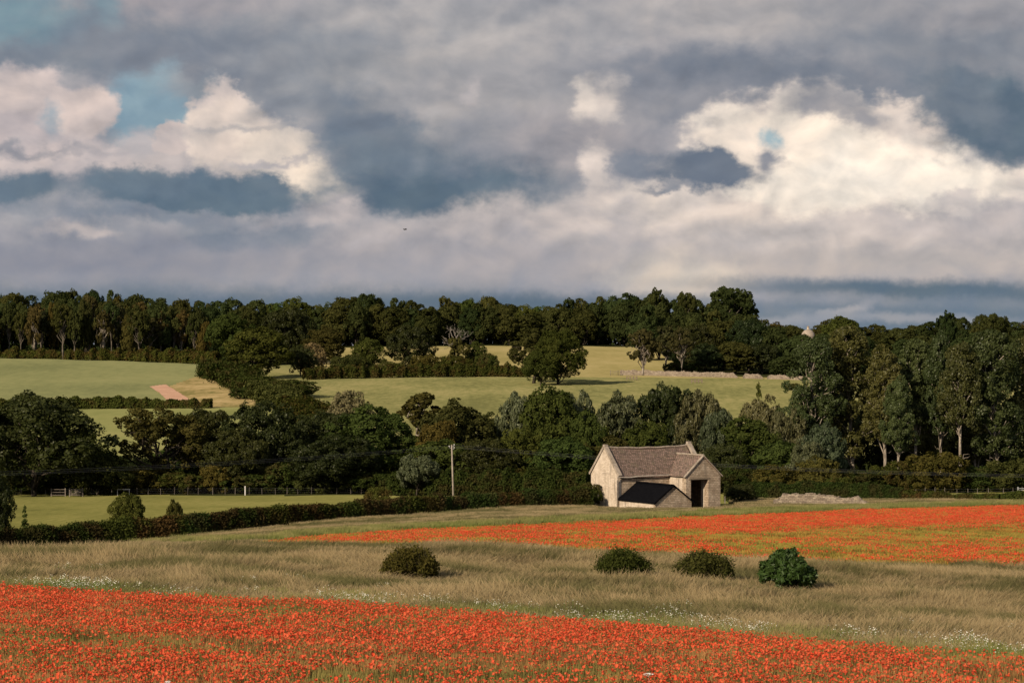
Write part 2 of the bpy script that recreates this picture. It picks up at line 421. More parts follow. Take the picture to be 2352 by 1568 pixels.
def sheet(name, poly, mat, dz=0.06, step=4.0):
    """a patch of land, polygon in (survey x, distance)"""
    xs = [p[0] for p in poly]; ys = [p[1] for p in poly]
    nx, ny = 70, 50
    gx = np.linspace(min(xs), max(xs), nx); gy = np.linspace(min(ys), max(ys), ny)
    PX, YY = np.meshgrid(gx, gy); V = np.stack([X(PX, YY), YY, ground(PX, YY)+dz+.1*np.sin(PX/F*YY*.23+YY*.11)*np.sin(YY*.17+1)], -1).reshape(-1, 3)
    idx = np.arange(nx*ny).reshape(ny, nx); Q = np.stack([idx[:-1, :-1], idx[:-1, 1:], idx[1:, 1:], idx[1:, :-1]], -1).reshape(-1, 4)
    c = inpoly(PX[:-1, :-1].ravel(), YY[:-1, :-1].ravel(), poly); Q = Q[c]
    u, inv = np.unique(Q, return_inverse=True)
    return tag(link(name, mesh_np(name, V[u], inv.reshape(Q.shape), mat, smooth=True)), kind='structure')
sheet('bare_earth_strip', [(342, 828), (380, 838), (432, 762), (432, 735), (392, 735), (365, 793)], M_earth, .12)

# ------------------------------------------------------------------ leaf materials
def leaf_mat(name, c0, c1, trans=0.22, world_patch=None, gloss=0.0):
    m, t, o = new_mat(name)
    tone = t.n('ShaderNodeAttribute', attribute_name='tone').outputs['Fac']
    ob = t.n('ShaderNodeObjectInfo').outputs['Random']
    k = t.math('ADD', t.math('MULTIPLY', tone, 0.75), t.math('MULTIPLY_ADD', ob, 0.5, -0.12), clamp=True)
    c = t.mix(k, c0, c1)
    if world_patch:
        n = t.noise(pos(t), world_patch[0], 3, .6)
        c = t.mix(t.rng(n, .45, .62), c, t.mix(k, world_patch[1], world_patch[2]))
    c = t.mix(1.0, c, t.mix(t.math('FRACT', t.math('MULTIPLY', ob, 7.31)), (.82, 1.0, .92), (1.28, 1.08, .82)), 'MULTIPLY')   # every tree its own green
    d = t.n('ShaderNodeBsdfDiffuse'); t.put(d.inputs[0], c)
    tr = t.n('ShaderNodeBsdfTranslucent'); t.put(tr.inputs[0], t.mix(1, c, (1.1, 1.25, .6), 'MULTIPLY'))
    x = t.n('ShaderNodeMixShader'); x.inputs[0].default_value = trans
    t.L.new(d.outputs[0], x.inputs[1]); t.L.new(tr.outputs[0], x.inputs[2])
    last = x.outputs[0]
    if gloss:
        g = t.n('ShaderNodeBsdfGlossy'); g.inputs['Roughness'].default_value = .45; g.inputs[0].default_value = (.5, .5, .45, 1)
        y = t.n('ShaderNodeMixShader'); y.inputs[0].default_value = gloss
        t.L.new(last, y.inputs[1]); t.L.new(g.outputs[0], y.inputs[2]); last = y.outputs[0]
    t.L.new(last, o.inputs[0]); return m
def bark_mat(name, c0, c1):
    m, t, o = new_mat(name); p = pos(t)
    n = t.noise(t.scl(p, (3, 3, .8)), 1.0, 5, .65)
    d = t.n('ShaderNodeBsdfDiffuse'); t.put(d.inputs[0], t.mix(t.rng(n, .35, .65), c0, c1))
    t.L.new(d.outputs[0], o.inputs[0]); return m
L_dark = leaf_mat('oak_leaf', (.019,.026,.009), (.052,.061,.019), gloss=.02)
L_mid = leaf_mat('field_tree_leaf', (.030,.043,.012), (.082,.098,.027))
L_wood = leaf_mat('woodland_leaf', (.026,.034,.012), (.072,.080,.028))
L_olive = leaf_mat('olive_leaf', (.042,.041,.014), (.110,.098,.032))
L_silver = leaf_mat('willow_leaf', (.050,.058,.028), (.145,.15,.082), trans=.15, gloss=.03)
L_pop = leaf_mat('poplar_leaf', (.042,.050,.017), (.115,.120,.042), gloss=.03)
L_brown = leaf_mat('larch_needle', (.042,.038,.016), (.105,.088,.036))
L_pale = leaf_mat('pale_bush_leaf', (.12,.085,.045), (.30,.22,.12))
L_bush = leaf_mat('scrub_leaf', (.035,.04,.012), (.12,.11,.035))
L_dock = leaf_mat('broad_bush_leaf', (.022,.042,.011), (.052,.098,.024), gloss=.04)
L_hedge = leaf_mat('hedge_leaf', (.022,.032,.009), (.070,.085,.022), world_patch=(.35, (.032,.030,.011), (.085,.070,.026)))
L_russet = leaf_mat('russet_hedge_leaf', (.036,.026,.012), (.095,.062,.027), world_patch=(.5, (.024,.034,.010), (.068,.082,.022)))
B_dark = bark_mat('dark_bark', (.03,.025,.018), (.09,.075,.055))
B_pale = bark_mat('pale_bark', (.17,.14,.10), (.42,.36,.28))
B_dead = bark_mat('dead_wood', (.15,.13,.105), (.34,.30,.25))
B_mid = bark_mat('grey_bark', (.08,.068,.05), (.20,.17,.13))

def leaf_quads(C, Nn, S, r, aspect=1.5, droop=0.0):
    n = len(C); t = unit(r.normal(size=(n, 3))+np.array([0, 0, -droop*3])); a = unit(np.cross(Nn, t)); b = np.cross(Nn, a)
    if droop: a, b = b, a
    S = S[:, None]; j = lambda: 1+r.uniform(-.35, .35, (n, 1))
    v = np.stack([C-a*S*aspect*j()*.5, C-b*S*.5*j(), C+a*S*aspect*.5*j()+Nn*S*.15, C+b*S*.5*j()], 1)
    return v.reshape(-1, 3)
def leaf_mesh(name, V, tone, mat):
    n = len(V)//4; return mesh_np(name, V, np.arange(n*4).reshape(n, 4), mat, {'tone': np.repeat(tone, 4)})

def crown_leaves(r, lobes, n, size, sub=9, subr=.42, jit=.55, droop=0., aspect=1.5, fuzz=.04):
    """lobes: (k,4) centre, radius. Leaves on the skins of small clumps that sit on each lobe."""
    lobes = np.asarray(lobes); w = lobes[:, 3]**2; w /= w.sum()
    li = r.choice(len(lobes), size=int(n*1.5), p=w)
    SD = unit(r.normal(size=(len(lobes), sub, 3))+np.array([0, 0, .25]))
    sr = r.uniform(.6, 1.25, (len(lobes), sub))*subr; st = r.uniform(0, 1, (len(lobes), sub))
    si = r.integers(0, sub, len(li)); c = lobes[li, :3]; rad = lobes[li, 3]
    d0 = SD[li, si]; d1 = unit(r.normal(size=(len(li), 3))+.6*d0)
    p = c+d0*rad[:, None]*.72+d1*(rad*sr[li, si])[:, None]*r.uniform(.75, 1.1, len(li))[:, None]
    p = p+r.normal(size=p.shape)*rad[:, None]*fuzz
    # leave out what would be buried in another lobe
    keep = np.ones(len(p), bool)
    for q in lobes:
        keep &= (np.linalg.norm(p-q[:3], axis=1) > q[3]*.62)
    p = p[keep][:n]; li, si, d0, d1 = li[keep][:n], si[keep][:n], d0[keep][:n], d1[keep][:n]
    nn = unit(d1*.7+d0*.5+r.normal(size=p.shape)*jit)
    tone = np.clip(.5*st[li, si]+.5*r.uniform(0, 1, len(p)), 0, 1)
    return leaf_quads(p, nn, size*r.uniform(.6, 1.35, len(p)), r, aspect, droop), tone

def limb(mb, a, b, r0, r1, rg, wig=.06, seg=5, n=5):
    a = Vector(a); b = Vector(b); L = (b-a).length; pts = []
    for i in range(n+1):
        t = i/n; p = a.lerp(b, t)+Vector(rg.normal(size=3))*L*wig*math.sin(math.pi*t); p.z += L*.08*math.sin(math.pi*t)
        pts.append(p)
    mb.tube(pts, [r0+(r1-r0)*i/n for i in range(n+1)], seg); return pts

PROTO = {}
def proto(name, crown_me, trunk_me): PROTO[name] = (crown_me, trunk_me)

def make_round(key, seed, h=1.0, w=.9, low=.18, nl=46, n=17000, leaf=.021, mat=None, bark=None, lr=(.10, .19), droop=0., ragged=.12, flat=1.0, jit=.55, aspect=1.5, sub=9, limbs=9, tr=.022):
    """unit-height tree: crown from low*h to h, width w"""
    r = R(seed); cz = (low+1)/2; rz = (1-low)/2; L = []
    for i in range(nl):
        d = unit(r.normal(size=3)); d[2] = d[2] if d[2] > -.55 or r.random() < .5 else -d[2]
        k = r.uniform(.35, 1) ** .5; rr = r.uniform(*lr)
        k2 = 1-r.uniform(0, ragged)
        px = d*np.array([w/2-rr*.8, w/2-rr*.8, rz-rr*.7])*k*k2
        if px[2] < 0: px[:2] *= 1.0+.12*flat
        L.append([px[0], px[1], cz+px[2], rr])
    L = np.array(L)
    V, tone = crown_leaves(r, L, n, leaf, sub=sub, jit=jit, droop=droop, aspect=aspect)
    mb = MB(); top = (r.normal()*.02, r.normal()*.02, low+.25)
    limb(mb, (0, 0, -.02), top, tr, tr*.6, r, .02, 7, 6)
    for q in L[r.permutation(nl)[:limbs]]:
        z0 = r.uniform(low*.7, low+.22); limb(mb, (top[0]*z0, top[1]*z0, z0), q[:3], tr*.45, tr*.1, r, .09)
    proto(key, leaf_mesh(key+'_crown', V, tone, mat), mb.mesh(key+'_trunk', bark or B_dark, True))

for s in range(3): make_round(f'oak{s}', 10+s, w=1.12, low=.0, nl=76, n=30000, leaf=.0175, mat=L_dark, lr=(.07, .16), ragged=.3)
for s in range(3): make_round(f'field{s}', 20+s, w=.9, low=.03, nl=62, n=20000, leaf=.021, mat=L_mid, lr=(.08, .16), ragged=.25)
for s in range(4): make_round(f'wood{s}', 30+s, w=.78, low=-.03, nl=54, n=15000, leaf=.026, mat=L_wood, lr=(.08, .17), ragged=.2)
for s in range(2): make_round(f'olive{s}', 40+s, w=.85, low=.02, nl=60, n=22000, leaf=.019, mat=L_olive, lr=(.07, .14), ragged=.3)
for s in range(2): make_round(f'oliveoak{s}', 45+s, w=1.1, low=.16, nl=44, n=15000, leaf=.018, mat=L_olive, lr=(.05, .12), ragged=.42, limbs=22, tr=.03)
for s in range(3): make_round(f'willow{s}', 50+s, w=.95, low=.05, nl=52, n=24000, leaf=.017, mat=L_silver, lr=(.08, .17), droop=.6, aspect=2.6, ragged=.25, jit=.8)
for s in range(2): make_round(f'airy{s}', 60+s, w=.7, low=.35, nl=36, n=8000, leaf=.024, mat=L_wood, lr=(.05, .11), ragged=.4, limbs=22, bark=B_mid)
for s in range(2): make_round(f'scrub{s}', 70+s, w=1.5, low=-.15, nl=50, n=14000, leaf=.034, mat=L_bush, lr=(.12, .24), ragged=.25)
for s in range(2): make_round(f'shrub{s}', 74+s, w=1.4, low=-.15, nl=50, n=14000, leaf=.032, mat=L_hedge, lr=(.12, .24), ragged=.25)
make_round('pale', 78, w=1.5, low=-.1, nl=46, n=9000, leaf=.036, mat=L_pale, lr=(.10, .2), ragged=.3, limbs=20, bark=B_pale)
make_round('park', 77, w=1.0, low=.02, nl=90, n=36000, leaf=.016, mat=L_mid, lr=(.07, .14), ragged=.3, flat=1.6)
make_round('sapling', 79, w=.5, low=.3, nl=26, n=2600, leaf=.034, mat=L_olive, lr=(.05, .09), ragged=.5, limbs=20, bark=B_pale, tr=.03)

def make_poplar(key, seed, w=.42, low=.30, nl=70, n=30000):
    r = R(seed); L = []; mb = MB(); lean = r.normal(size=2)*.02
    tp = [(lean[0]*t, lean[1]*t, t) for t in np.linspace(-.02, .88, 9)]
    mb.tube([Vector(p)+Vector((r.normal()*.004, r.normal()*.004, 0)) for p in tp], list(np.linspace(.0145, .003, 9)), 7)
    for i in range(nl):
        z = r.uniform(low, .95); e = math.sin(math.pi*min(1, max(.0, (z-low+.06)/(1.04-low)))**.75)**.6
        a = r.uniform(0, 2*math.pi); k = r.uniform(.15, 1)*w/2*e; rr = r.uniform(.035, .075)
        q = (lean[0]*z+math.cos(a)*k, lean[1]*z+math.sin(a)*k, z)
        L.append([*q, rr])
        if i % 2 == 0:
            z0 = max(.12, z-r.uniform(.10, .22)); limb(mb, (lean[0]*z0, lean[1]*z0, z0), q, .0055, .0015, r, .05, 5, 4)
    for i in range(4):
        z0 = r.uniform(.12, low); a = r.uniform(0, 6.28); limb(mb, (0, 0, z0), (math.cos(a)*.07, math.sin(a)*.07, z0+.05), .003, .0008, r, .08, 4, 4)
    V, tone = crown_leaves(r, L, n, .0105, sub=8, subr=.5, jit=.8, aspect=1.3)
    proto(key, leaf_mesh(key+'_crown', V, tone, L_pop), mb.mesh(key+'_trunk', B_pale, True))
for s in range(4): make_poplar(f'poplar{s}', 80+s, w=[.44, .34, .46, .30][s], low=[.27, .40, .26, .44][s])

def make_conifer(key, seed, mat, w=.42, low=.12, n=9000, bare=.0, bark=None):
    r = R(seed); mb = MB(); mb.tube([(0, 0, -.02), (.004, 0, .5), (0, 0, .99)], [.014, .009, .002], 6)
    C = []; Nn = []
    for i in range(90):
        z = low+(1-low)*r.random()**1.1*.97; a = r.uniform(0, 6.28); L = w/2*(1-((z-low)/(1-low))**1.3)*r.uniform(.55, 1.1)+.015
        e = Vector((math.cos(a)*L, math.sin(a)*L, z-L*.22)); mb.tube([(0, 0, z), e], [.003, .0008], 4)
        k = max(8, int(n/90*L/(w*.33))); tt = r.uniform(.25, 1.05, k)
        p = np.array([[0, 0, z]])+(np.array(e)-np.array([0, 0, z]))*tt[:, None]+r.normal(size=(k, 3))*np.array([.016, .016, .011])
        C.append(p); Nn.append(unit(r.normal(size=(k, 3))*.7+np.array([math.cos(a)*.4, math.sin(a)*.4, .7])))
    C = np.concatenate(C); Nn = np.concatenate(Nn)
    V = leaf_quads(C, Nn, .022*r.uniform(.6, 1.3, len(C)), r, 1.8)
    proto(key, leaf_mesh(key+'_crown', V, r.uniform(0, 1, len(C)), mat), mb.mesh(key+'_trunk', bark or B_pale, True))
make_round('larch0', 91, w=.62, low=.16, nl=46, n=8500, leaf=.024, mat=L_brown, lr=(.04, .09), ragged=.45, limbs=26, bark=B_pale, tr=.02, flat=2)
make_round('larch1', 92, w=.8, low=.22, nl=50, n=8500, leaf=.022, mat=L_brown, lr=(.035, .085), ragged=.5, limbs=30, bark=B_pale, tr=.02, flat=2)
make_conifer('fir', 93, L_mid, .75, .02, 9000, bark=B_dark)

def make_dead(key, seed):
    r = R(seed); mb = MB()
    limb(mb, (0, 0, -.02), (.02, 0, .55), .028, .016, r, .03, 7, 6)
    def rec(p, d, L, rad, k):
        q = p+d*L; limb(mb, p, q, rad, rad*.5, r, .10, 5, 4)
        if k: 
            for _ in range(3): rec(p.lerp(q, r.uniform(.5, 1)), (d+Vector(r.normal(size=3))*.6+Vector((0, 0, .1))).normalized(), L*r.uniform(.5, .75), rad*.5, k-1)
    for i in range(7): rec(Vector((.015, 0, r.uniform(.4, .6))), Vector((r.normal()*.6, r.normal()*.6, r.uniform(.6, 1.5))).normalized(), .22, .010, 2)
    L = [[r.normal()*.10, r.normal()*.10, r.uniform(.1, .62), r.uniform(.05, .11)] for _ in range(30)]
    V, tone = crown_leaves(r, L, 6500, .022)
    proto(key, leaf_mesh(key+'_crown', V, tone, L_olive), mb.mesh(key+'_trunk', B_dead, True))
make_dead('stag', 95)

# ------------------------------------------------------------------ placing trees
PW = {}
for k, (cm, tm) in PROTO.items():
    a = np.zeros(len(cm.vertices)*3, np.float32); cm.vertices.foreach_get('co', a); a = a.reshape(-1, 3)
    if k == 'stag': a = np.array([tuple(v.co) for v in tm.vertices])
    PW[k] = (float(np.percentile(a[:, 0], 98.5)-np.percentile(a[:, 0], 1.5)), float(np.percentile(a[:, 2], 99.7)))
SRC = {}
_rt = R(5)
GRP = [None]
def place(kind, x, top, wid, Y, label, cat='tree', name=None, group=None, rot=None, sink=0.0):
    """x: bearing of the trunk, top: height of the crown top, wid: crown width (survey units), Y: distance"""
    name = name or {'tree': 'tree', 'bush': 'bush', 'shrub': 'shrub'}.get(cat, cat.replace(' ', '_'))
    group = group or GRP[0]
    g = G(x, Y, -sink); H = (top_z(top, Y)-g.z)/PW[kind][1]; S = wid/F*Y/PW[kind][0]
    rz = float(_rt.uniform(0, 6.283)) if rot is None else rot
    if kind not in SRC:
        o = link(name, None); c = link('crown' if cat == 'tree' or 'tree' in cat else 'foliage', PROTO[kind][0], o)
        t = link('trunk' if 'tree' in cat else 'stems', PROTO[kind][1], o); SRC[kind] = (o, c, t)
    else:
        s = SRC[kind]; o = s[0].copy(); COL.objects.link(o)
        for k in ('group',):
            if k in o: del o[k]
        o.name = name
        for ch, nm in ((s[1], 'crown' if 'tree' in cat else 'foliage'), (s[2], 'trunk' if 'tree' in cat else 'stems')):
            c = ch.copy(); c.parent = o; c.name = nm; COL.objects.link(c)
    o.location = g; o.rotation_euler = (0, 0, rz); o.scale = (S, S, H)
    return tag(o, label, cat, group)

def yat(px, py, lo=330, hi=1240):
    ys = np.linspace(lo, hi, 400); c = HZ-canopy(np.full(400, px), ys)*F/ys
    return float(ys[np.argmin(abs(c-py))])

# the belt of trees in the valley bottom --------------------------------------
T = place
GRP[0] = 'trees of the belt in the valley bottom'
T('oak0', 78, 905, 270, 415, 'huge dark oak filling the left edge above the small meadow')
T('oak1', -90, 930, 230, 425, 'dark oak cut by the left edge of the picture, beside the huge oak')
T('oak2', -22, 1078, 92, 262, 'near dark tree at the left edge, in front of the meadow and behind the hedge')
T('scrub0', 238, 1026, 60, 432, 'small round dark bush peeping out between the huge left oak and the open-branched oak', 'bush')
T('oliveoak0', 362, 936, 205, 428, 'thin-crowned warm brown oak showing its branches, right of the huge left oak', rot=.4)
T('oak1', 470, 942, 150, 440, 'dark ragged oak just right of the open-branched brown oak')
T('oak2', 612, 924, 175, 434, 'dark oak with the tall ragged crest, touching the lower crop field')
T('oak0', 545, 985, 130, 426, 'lower dark tree in front of the gap between two ragged oaks')
T('oak1', 752, 948, 160, 446, 'round dark tree below the rounded hedgerow bushes')
T('field0', 850, 934, 190, 432, 'broad dark tree directly left of the small leafy sapling')
T('oak2', 770, 1000, 180, 420, 'dark full tree in the front row left of the power pole')
T('olive0', 1058, 920, 185, 436, 'olive-brown rounded tree standing behind the power pole')
T('olive1', 1000, 968, 110, 428, 'smaller olive tree on the left flank of the tree behind the power pole')
T('field1', 1010, 1010, 150, 422, 'dark tree in the front row just left of the power pole')
T('willow0', 1188, 905, 96, 440, 'narrow silver willow right of the olive-brown tree behind the pole')
T('field2', 1250, 889, 130, 438, 'tallest green tree left of the barn, between two silver willows')
T('willow1', 1322, 903, 96, 446, 'silver willow on the right flank of the tallest green tree')
T('field0', 1200, 985, 120, 424, 'dark green tree with pale forked limbs below the narrow silver willow')
T('oak0', 1120, 1010, 130, 420, 'dark rounded tree in the front row just right of the power pole')
T('willow2', 1414, 903, 118, 442, 'rounded grey willow dome above the left end of the barn roof')
T('field1', 1352, 945, 80, 430, 'slim leafy tree between the silver willow and the rounded grey willow dome')
T('olive1', 1395, 1000, 130, 428, 'low olive tree right behind the left gable of the barn')
T('field2', 1300, 1005, 130, 416, 'dark tree whose bare white limbs show left of the barn')
T('oak1', 1530, 888, 130, 446, 'dark green tree rising above the middle of the barn roof')
T('willow0', 1605, 900, 115, 440, 'silver willow tumbling down above the right half of the barn roof')
T('willow1', 1655, 945, 90, 428, 'drooping grey willow above the barn porch')
T('field0', 1480, 970, 130, 430, 'dark green tree directly behind the barn ridge')
T('fir', 1742, 887, 52, 452, 'small pointed dark conifer on the edge of the middle pasture')
T('willow2', 1752, 913, 110, 446, 'silver willow below the small pointed conifer')
T('willow1', 1808, 945, 100, 436, 'silver willow with wind-turned leaves left of the tall poplars')
T('field1', 1720, 960, 150, 425, 'broad dark green tree just right of the barn porch')
T('oak2', 1660, 1020, 120, 415, 'dark tree close behind the porch gable of the barn')
T('field2', 1790, 1015, 130, 412, 'dark green tree above the broken stone wall')
T('willow0', 1895, 972, 92, 408, 'silver willow dome in front of the tall poplars')
T('willow2', 1850, 1010, 80, 404, 'low grey-green willow leaning out left of the silver dome')
pop = [(0, 1862, 778, 135, 440, 'leftmost tall poplar, wide crowned and olive green'),
       (2, 1958, 752, 165, 446, 'broadest tall poplar with a crooked pale trunk, below the domed building'),
       (1, 2030, 800, 105, 432, 'dark poplar between the broadest poplar and the slender ones'),
       (3, 2100, 782, 90, 440, 'poplar with a bare lower trunk left of the slender twin poplars'),
       (1, 2162, 768, 78, 436, 'slender poplar with upswept pale branches'),
       (3, 2206, 790, 84, 424, 'poplar on a straight pale bare trunk, second from the right'),
       (2, 2290, 760, 150, 428, 'large poplar on a thick pale trunk near the right edge'),
       (0, 2372, 775, 130, 436, 'poplar cut by the right edge of the picture')]
for k, x, top, w, Y, lb in pop: T(f'poplar{k}', x, top, w, Y, lb, 'poplar tree', 'poplar_tree')
T('poplar1', 2065, 870, 80, 415, 'shorter poplar with dead twigs round its pale foot, in front of the tall ones', 'poplar tree', 'poplar_tree')
T('poplar0', 2130, 900, 110, 450, 'low leafy poplar filling the gap behind the slender poplars', 'poplar tree', 'poplar_tree')
T('poplar2', 1900, 880, 130, 455, 'leafy poplar behind the silver willow dome', 'poplar tree', 'poplar_tree')
T('poplar0', 2240, 880, 120, 458, 'leafy poplar behind the gap right of the straight pale trunk', 'poplar tree', 'poplar_tree')
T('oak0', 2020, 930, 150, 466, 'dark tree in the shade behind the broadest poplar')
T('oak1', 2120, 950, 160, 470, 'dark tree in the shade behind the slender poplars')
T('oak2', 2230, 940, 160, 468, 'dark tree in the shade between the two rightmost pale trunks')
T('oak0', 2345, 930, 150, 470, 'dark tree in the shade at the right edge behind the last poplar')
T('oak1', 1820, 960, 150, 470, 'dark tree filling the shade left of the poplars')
# second row that closes the belt
for i, (x, tp, w, kd, lb) in enumerate([
  (150, 990, 170, 'field1', 'dark tree behind the right shoulder of the huge left oak'),
  (300, 1045, 130, 'oak2', 'dark tree behind the foot of the open-branched brown oak'),
  (420, 1020, 140, 'field2', 'dark tree behind the ragged oak, low in the belt'),
  (690, 1010, 150, 'oak0', 'dark tree behind the gap left of the broad dark tree'),
  (930, 1000, 150, 'field0', 'dark tree right under the small leafy sapling'),
  (1130, 950, 130, 'olive0', 'olive tree filling behind the narrow silver willow'),
  (1440, 960, 130, 'field1', 'green tree behind the rounded grey willow dome'),
  (1560, 960, 130, 'oak2', 'dark tree behind the silver willow above the barn roof'),
  (1700, 990, 120, 'field2', 'green tree behind the broad one right of the porch')]):
    T(kd, x, tp, w, 468+i, lb)
# shrubs along the foot of the belt
GRP[0] = 'shrubs along the foot of the tree belt'
for i, (x, tp, w, Y, kd, lb) in enumerate([
  (60, 1085, 130, 424, 'shrub0', 'dark shrub under the huge left oak'), (150, 1070, 110, 428, 'shrub1', 'dark shrub left of the olive willow scrub'),
  (225, 1050, 130, 420, 'scrub0', 'olive rounded willow scrub left of the brown oak, behind the wooden gate'), (325, 1072, 130, 424, 'scrub1', 'olive scrub under the open-branched brown oak'),
  (415, 1085, 110, 423, 'shrub0', 'dark shrub behind the white goal-like frame'), (500, 1065, 100, 424, 'scrub1', 'olive bush under the ragged oaks'),
  (575, 1090, 120, 423, 'shrub1', 'dark shrub behind the white post'), (665, 1060, 120, 424, 'shrub0', 'tall dark shrub left of the round grey bush'),
  (755, 1080, 120, 422, 'scrub0', 'brownish shrub with dead twigs low in the belt'), (850, 1085, 130, 421, 'shrub1', 'dark shrub below the broad dark tree'),
  (958, 1045, 90, 408, 'silver', 'grey-leaved bush left of the power pole'), (1090, 1085, 120, 418, 'shrub0', 'dark shrub just right of the power pole'),
  (1190, 1075, 120, 418, 'shrub1', 'dark shrub below the pale forked limbs'), (1275, 1090, 110, 416, 'scrub1', 'olive shrub low down left of the barn'),
  (1345, 1080, 80, 404, 'shrub0', 'green shrub just left of the barn gable, behind the hedge'),
  (1700, 1075, 110, 408, 'shrub1', 'dark shrub right of the barn, behind the dark round bush'), (1790, 1068, 110, 402, 'scrub0', 'rounded olive shrub above the left part of the broken wall'),
  (1885, 1050, 110, 400, 'scrub1', 'tall olive shrub above the right part of the broken wall'), (1975, 1080, 120, 402, 'shrub0', 'dark shrub left of the bare poplar foot'),
  (2060, 1060, 120, 404, 'shrub1', 'dark shrub in front of the poplar foot'), (2150, 1040, 130, 402, 'scrub0', 'olive sallow thicket between the pale trunks'),
  (2235, 1070, 120, 404, 'shrub0', 'dark shrub in front of the straight pale trunk'), (2320, 1055, 120, 404, 'scrub1', 'olive shrub by the right edge below the last poplar')]):
    kk = 'willow1' if kd == 'silver' else kd
    T(kk, x, tp, w, Y, lb, 'bush')

# trees and bushes on the far slope -------------------------------------------
GRP[0] = 'trees and bushes on the far slope'
T('field0', 528, 722, 105, 985, 'light green full tree at the left end of the upper pasture, by the wood')
T('field1', 590, 752, 135, 880, 'large leafy tree standing over the bend of the far hedgerow')
T('oak1', 660, 712, 110, 1010, 'dark tree right of the large leafy tree on the hedgerow bend')
T('oak2', 690, 792, 62, 900, 'dark leaning tree right of the large hedgerow tree')
T('pale', 718, 788, 60, 915, 'sunlit pale tan bush between dark hedgerow trees', 'bush')
T('olive0', 745, 750, 85, 1000, 'dark olive tree behind the pale tan bush')
T('scrub0', 800, 815, 78, 905, 'olive bush left of the small round tree in the upper pasture', 'bush')
T('field2', 846, 777, 66, 930, 'small round tree on the left part of the upper pasture')
T('oak0', 942, 748, 96, 935, 'dark dense evergreen-looking oak left of the dead tree')
T('stag', 1046, 745, 50, 925, 'stag-headed tree with bleached dead branches', 'dead tree', 'dead_tree')
T('scrub1', 978, 815, 70, 915, 'brown-green bush between the dark dense oak and the dead tree', 'bush')
T('shrub0', 1045, 818, 84, 908, 'green bush at the foot of the dead tree', 'bush')
T('field1', 1094, 784, 46, 930, 'small upright tree right of the dead tree')
T('shrub1', 1122, 812, 50, 922, 'dark low bush beside the small upright tree', 'bush')
T('scrub0', 900, 830, 60, 905, 'low olive bush below the dark dense oak', 'bush')
T('oliveoak1', 1226, 766, 104, 835, 'lighter olive oak leaning out left of the great dark oak in the pasture')
T('park', 1282, 759, 124, 822, 'great dark oak standing alone in the middle pasture', rot=1.0)
T('park', 1243, 805, 90, 818, 'lower dark green crown on the left flank of the great pasture oak')
T('larch0', 1476, 757, 64, 905, 'thin brown larch at the left end of the pasture wall', 'larch tree', 'larch_tree')
T('larch1', 1528, 748, 78, 925, 'brown spreading larch in front of the dark wood on the right', 'larch tree', 'larch_tree')
T('larch1', 1565, 752, 60, 905, 'brown larch with a bare straight trunk by the pasture wall', 'larch tree', 'larch_tree')
dk = [(1600, 745, 90, 950), (1660, 738, 100, 955), (1720, 735, 100, 950), (1770, 752, 90, 945), (1620, 790, 80, 925), (1690, 785, 90, 928), (1750, 790, 85, 930), (1830, 770, 100, 935), (1900, 775, 100, 950)]
dn = ['dark tree of the right-hand wood above the left stretch of pasture wall', 'tall dark tree of the right-hand wood, left of the emergent tree trunk line', 'tall dark tree of the right-hand wood below the emergent tree',
      'dark tree at the top of the right-hand wood, left of the poplars', 'lower dark tree at the wood edge, above the left gap in the pasture wall', 'lower dark tree at the edge of the wood, above the middle of the pasture wall',
      'lower dark tree at the wood edge, above the right end of the pasture wall', 'dark tree half hidden behind the leftmost poplar', 'dark tree below the domed building, behind the poplars']
for i, (x, tp, w, Y) in enumerate(dk): T(['oak0', 'wood1', 'oak1', 'wood2'][i % 4], x, tp, w, Y, dn[i])
for x, tp, w, Y, k, lb in [
  (500, 832, 70, 905, 'scrub1', 'brown-green bush at the left end of the far hedgerow'), (545, 838, 90, 880, 'scrub0', 'brown open bush below the large hedgerow tree'),
  (480, 850, 50, 880, 'shrub0', 'small dark bush at the edge of the upper crop field'), (600, 868, 80, 800, 'scrub1', 'russet dark bush in the hedgerow bend'),
  (668, 872, 130, 760, 'shrub1', 'big rounded green bush in the hedgerow bend'), (640, 915, 90, 720, 'shrub0', 'lower green bush below the big rounded hedgerow bush'),
  (715, 925, 80, 660, 'scrub0', 'bush at the lower end of the hedgerow, above the dark belt'), (560, 890, 60, 760, 'shrub0', 'green bush beside the rough tan field corner'),
  (730, 950, 70, 600, 'shrub1', 'dark bush where the hedgerow meets the belt')]:
    T(k, x, tp, w, Y, lb, 'bush')
T('pale', 806, 898, 92, 600, 'pale brown rounded bush in front of the middle pasture', 'bush')
T('sapling', 958, 903, 66, 560, 'small leafy sapling with a forked stem against the pasture')
T('scrub1', 1820, 880, 40, 800, 'tiny scrub bush on the pasture left of the poplars', 'bush')

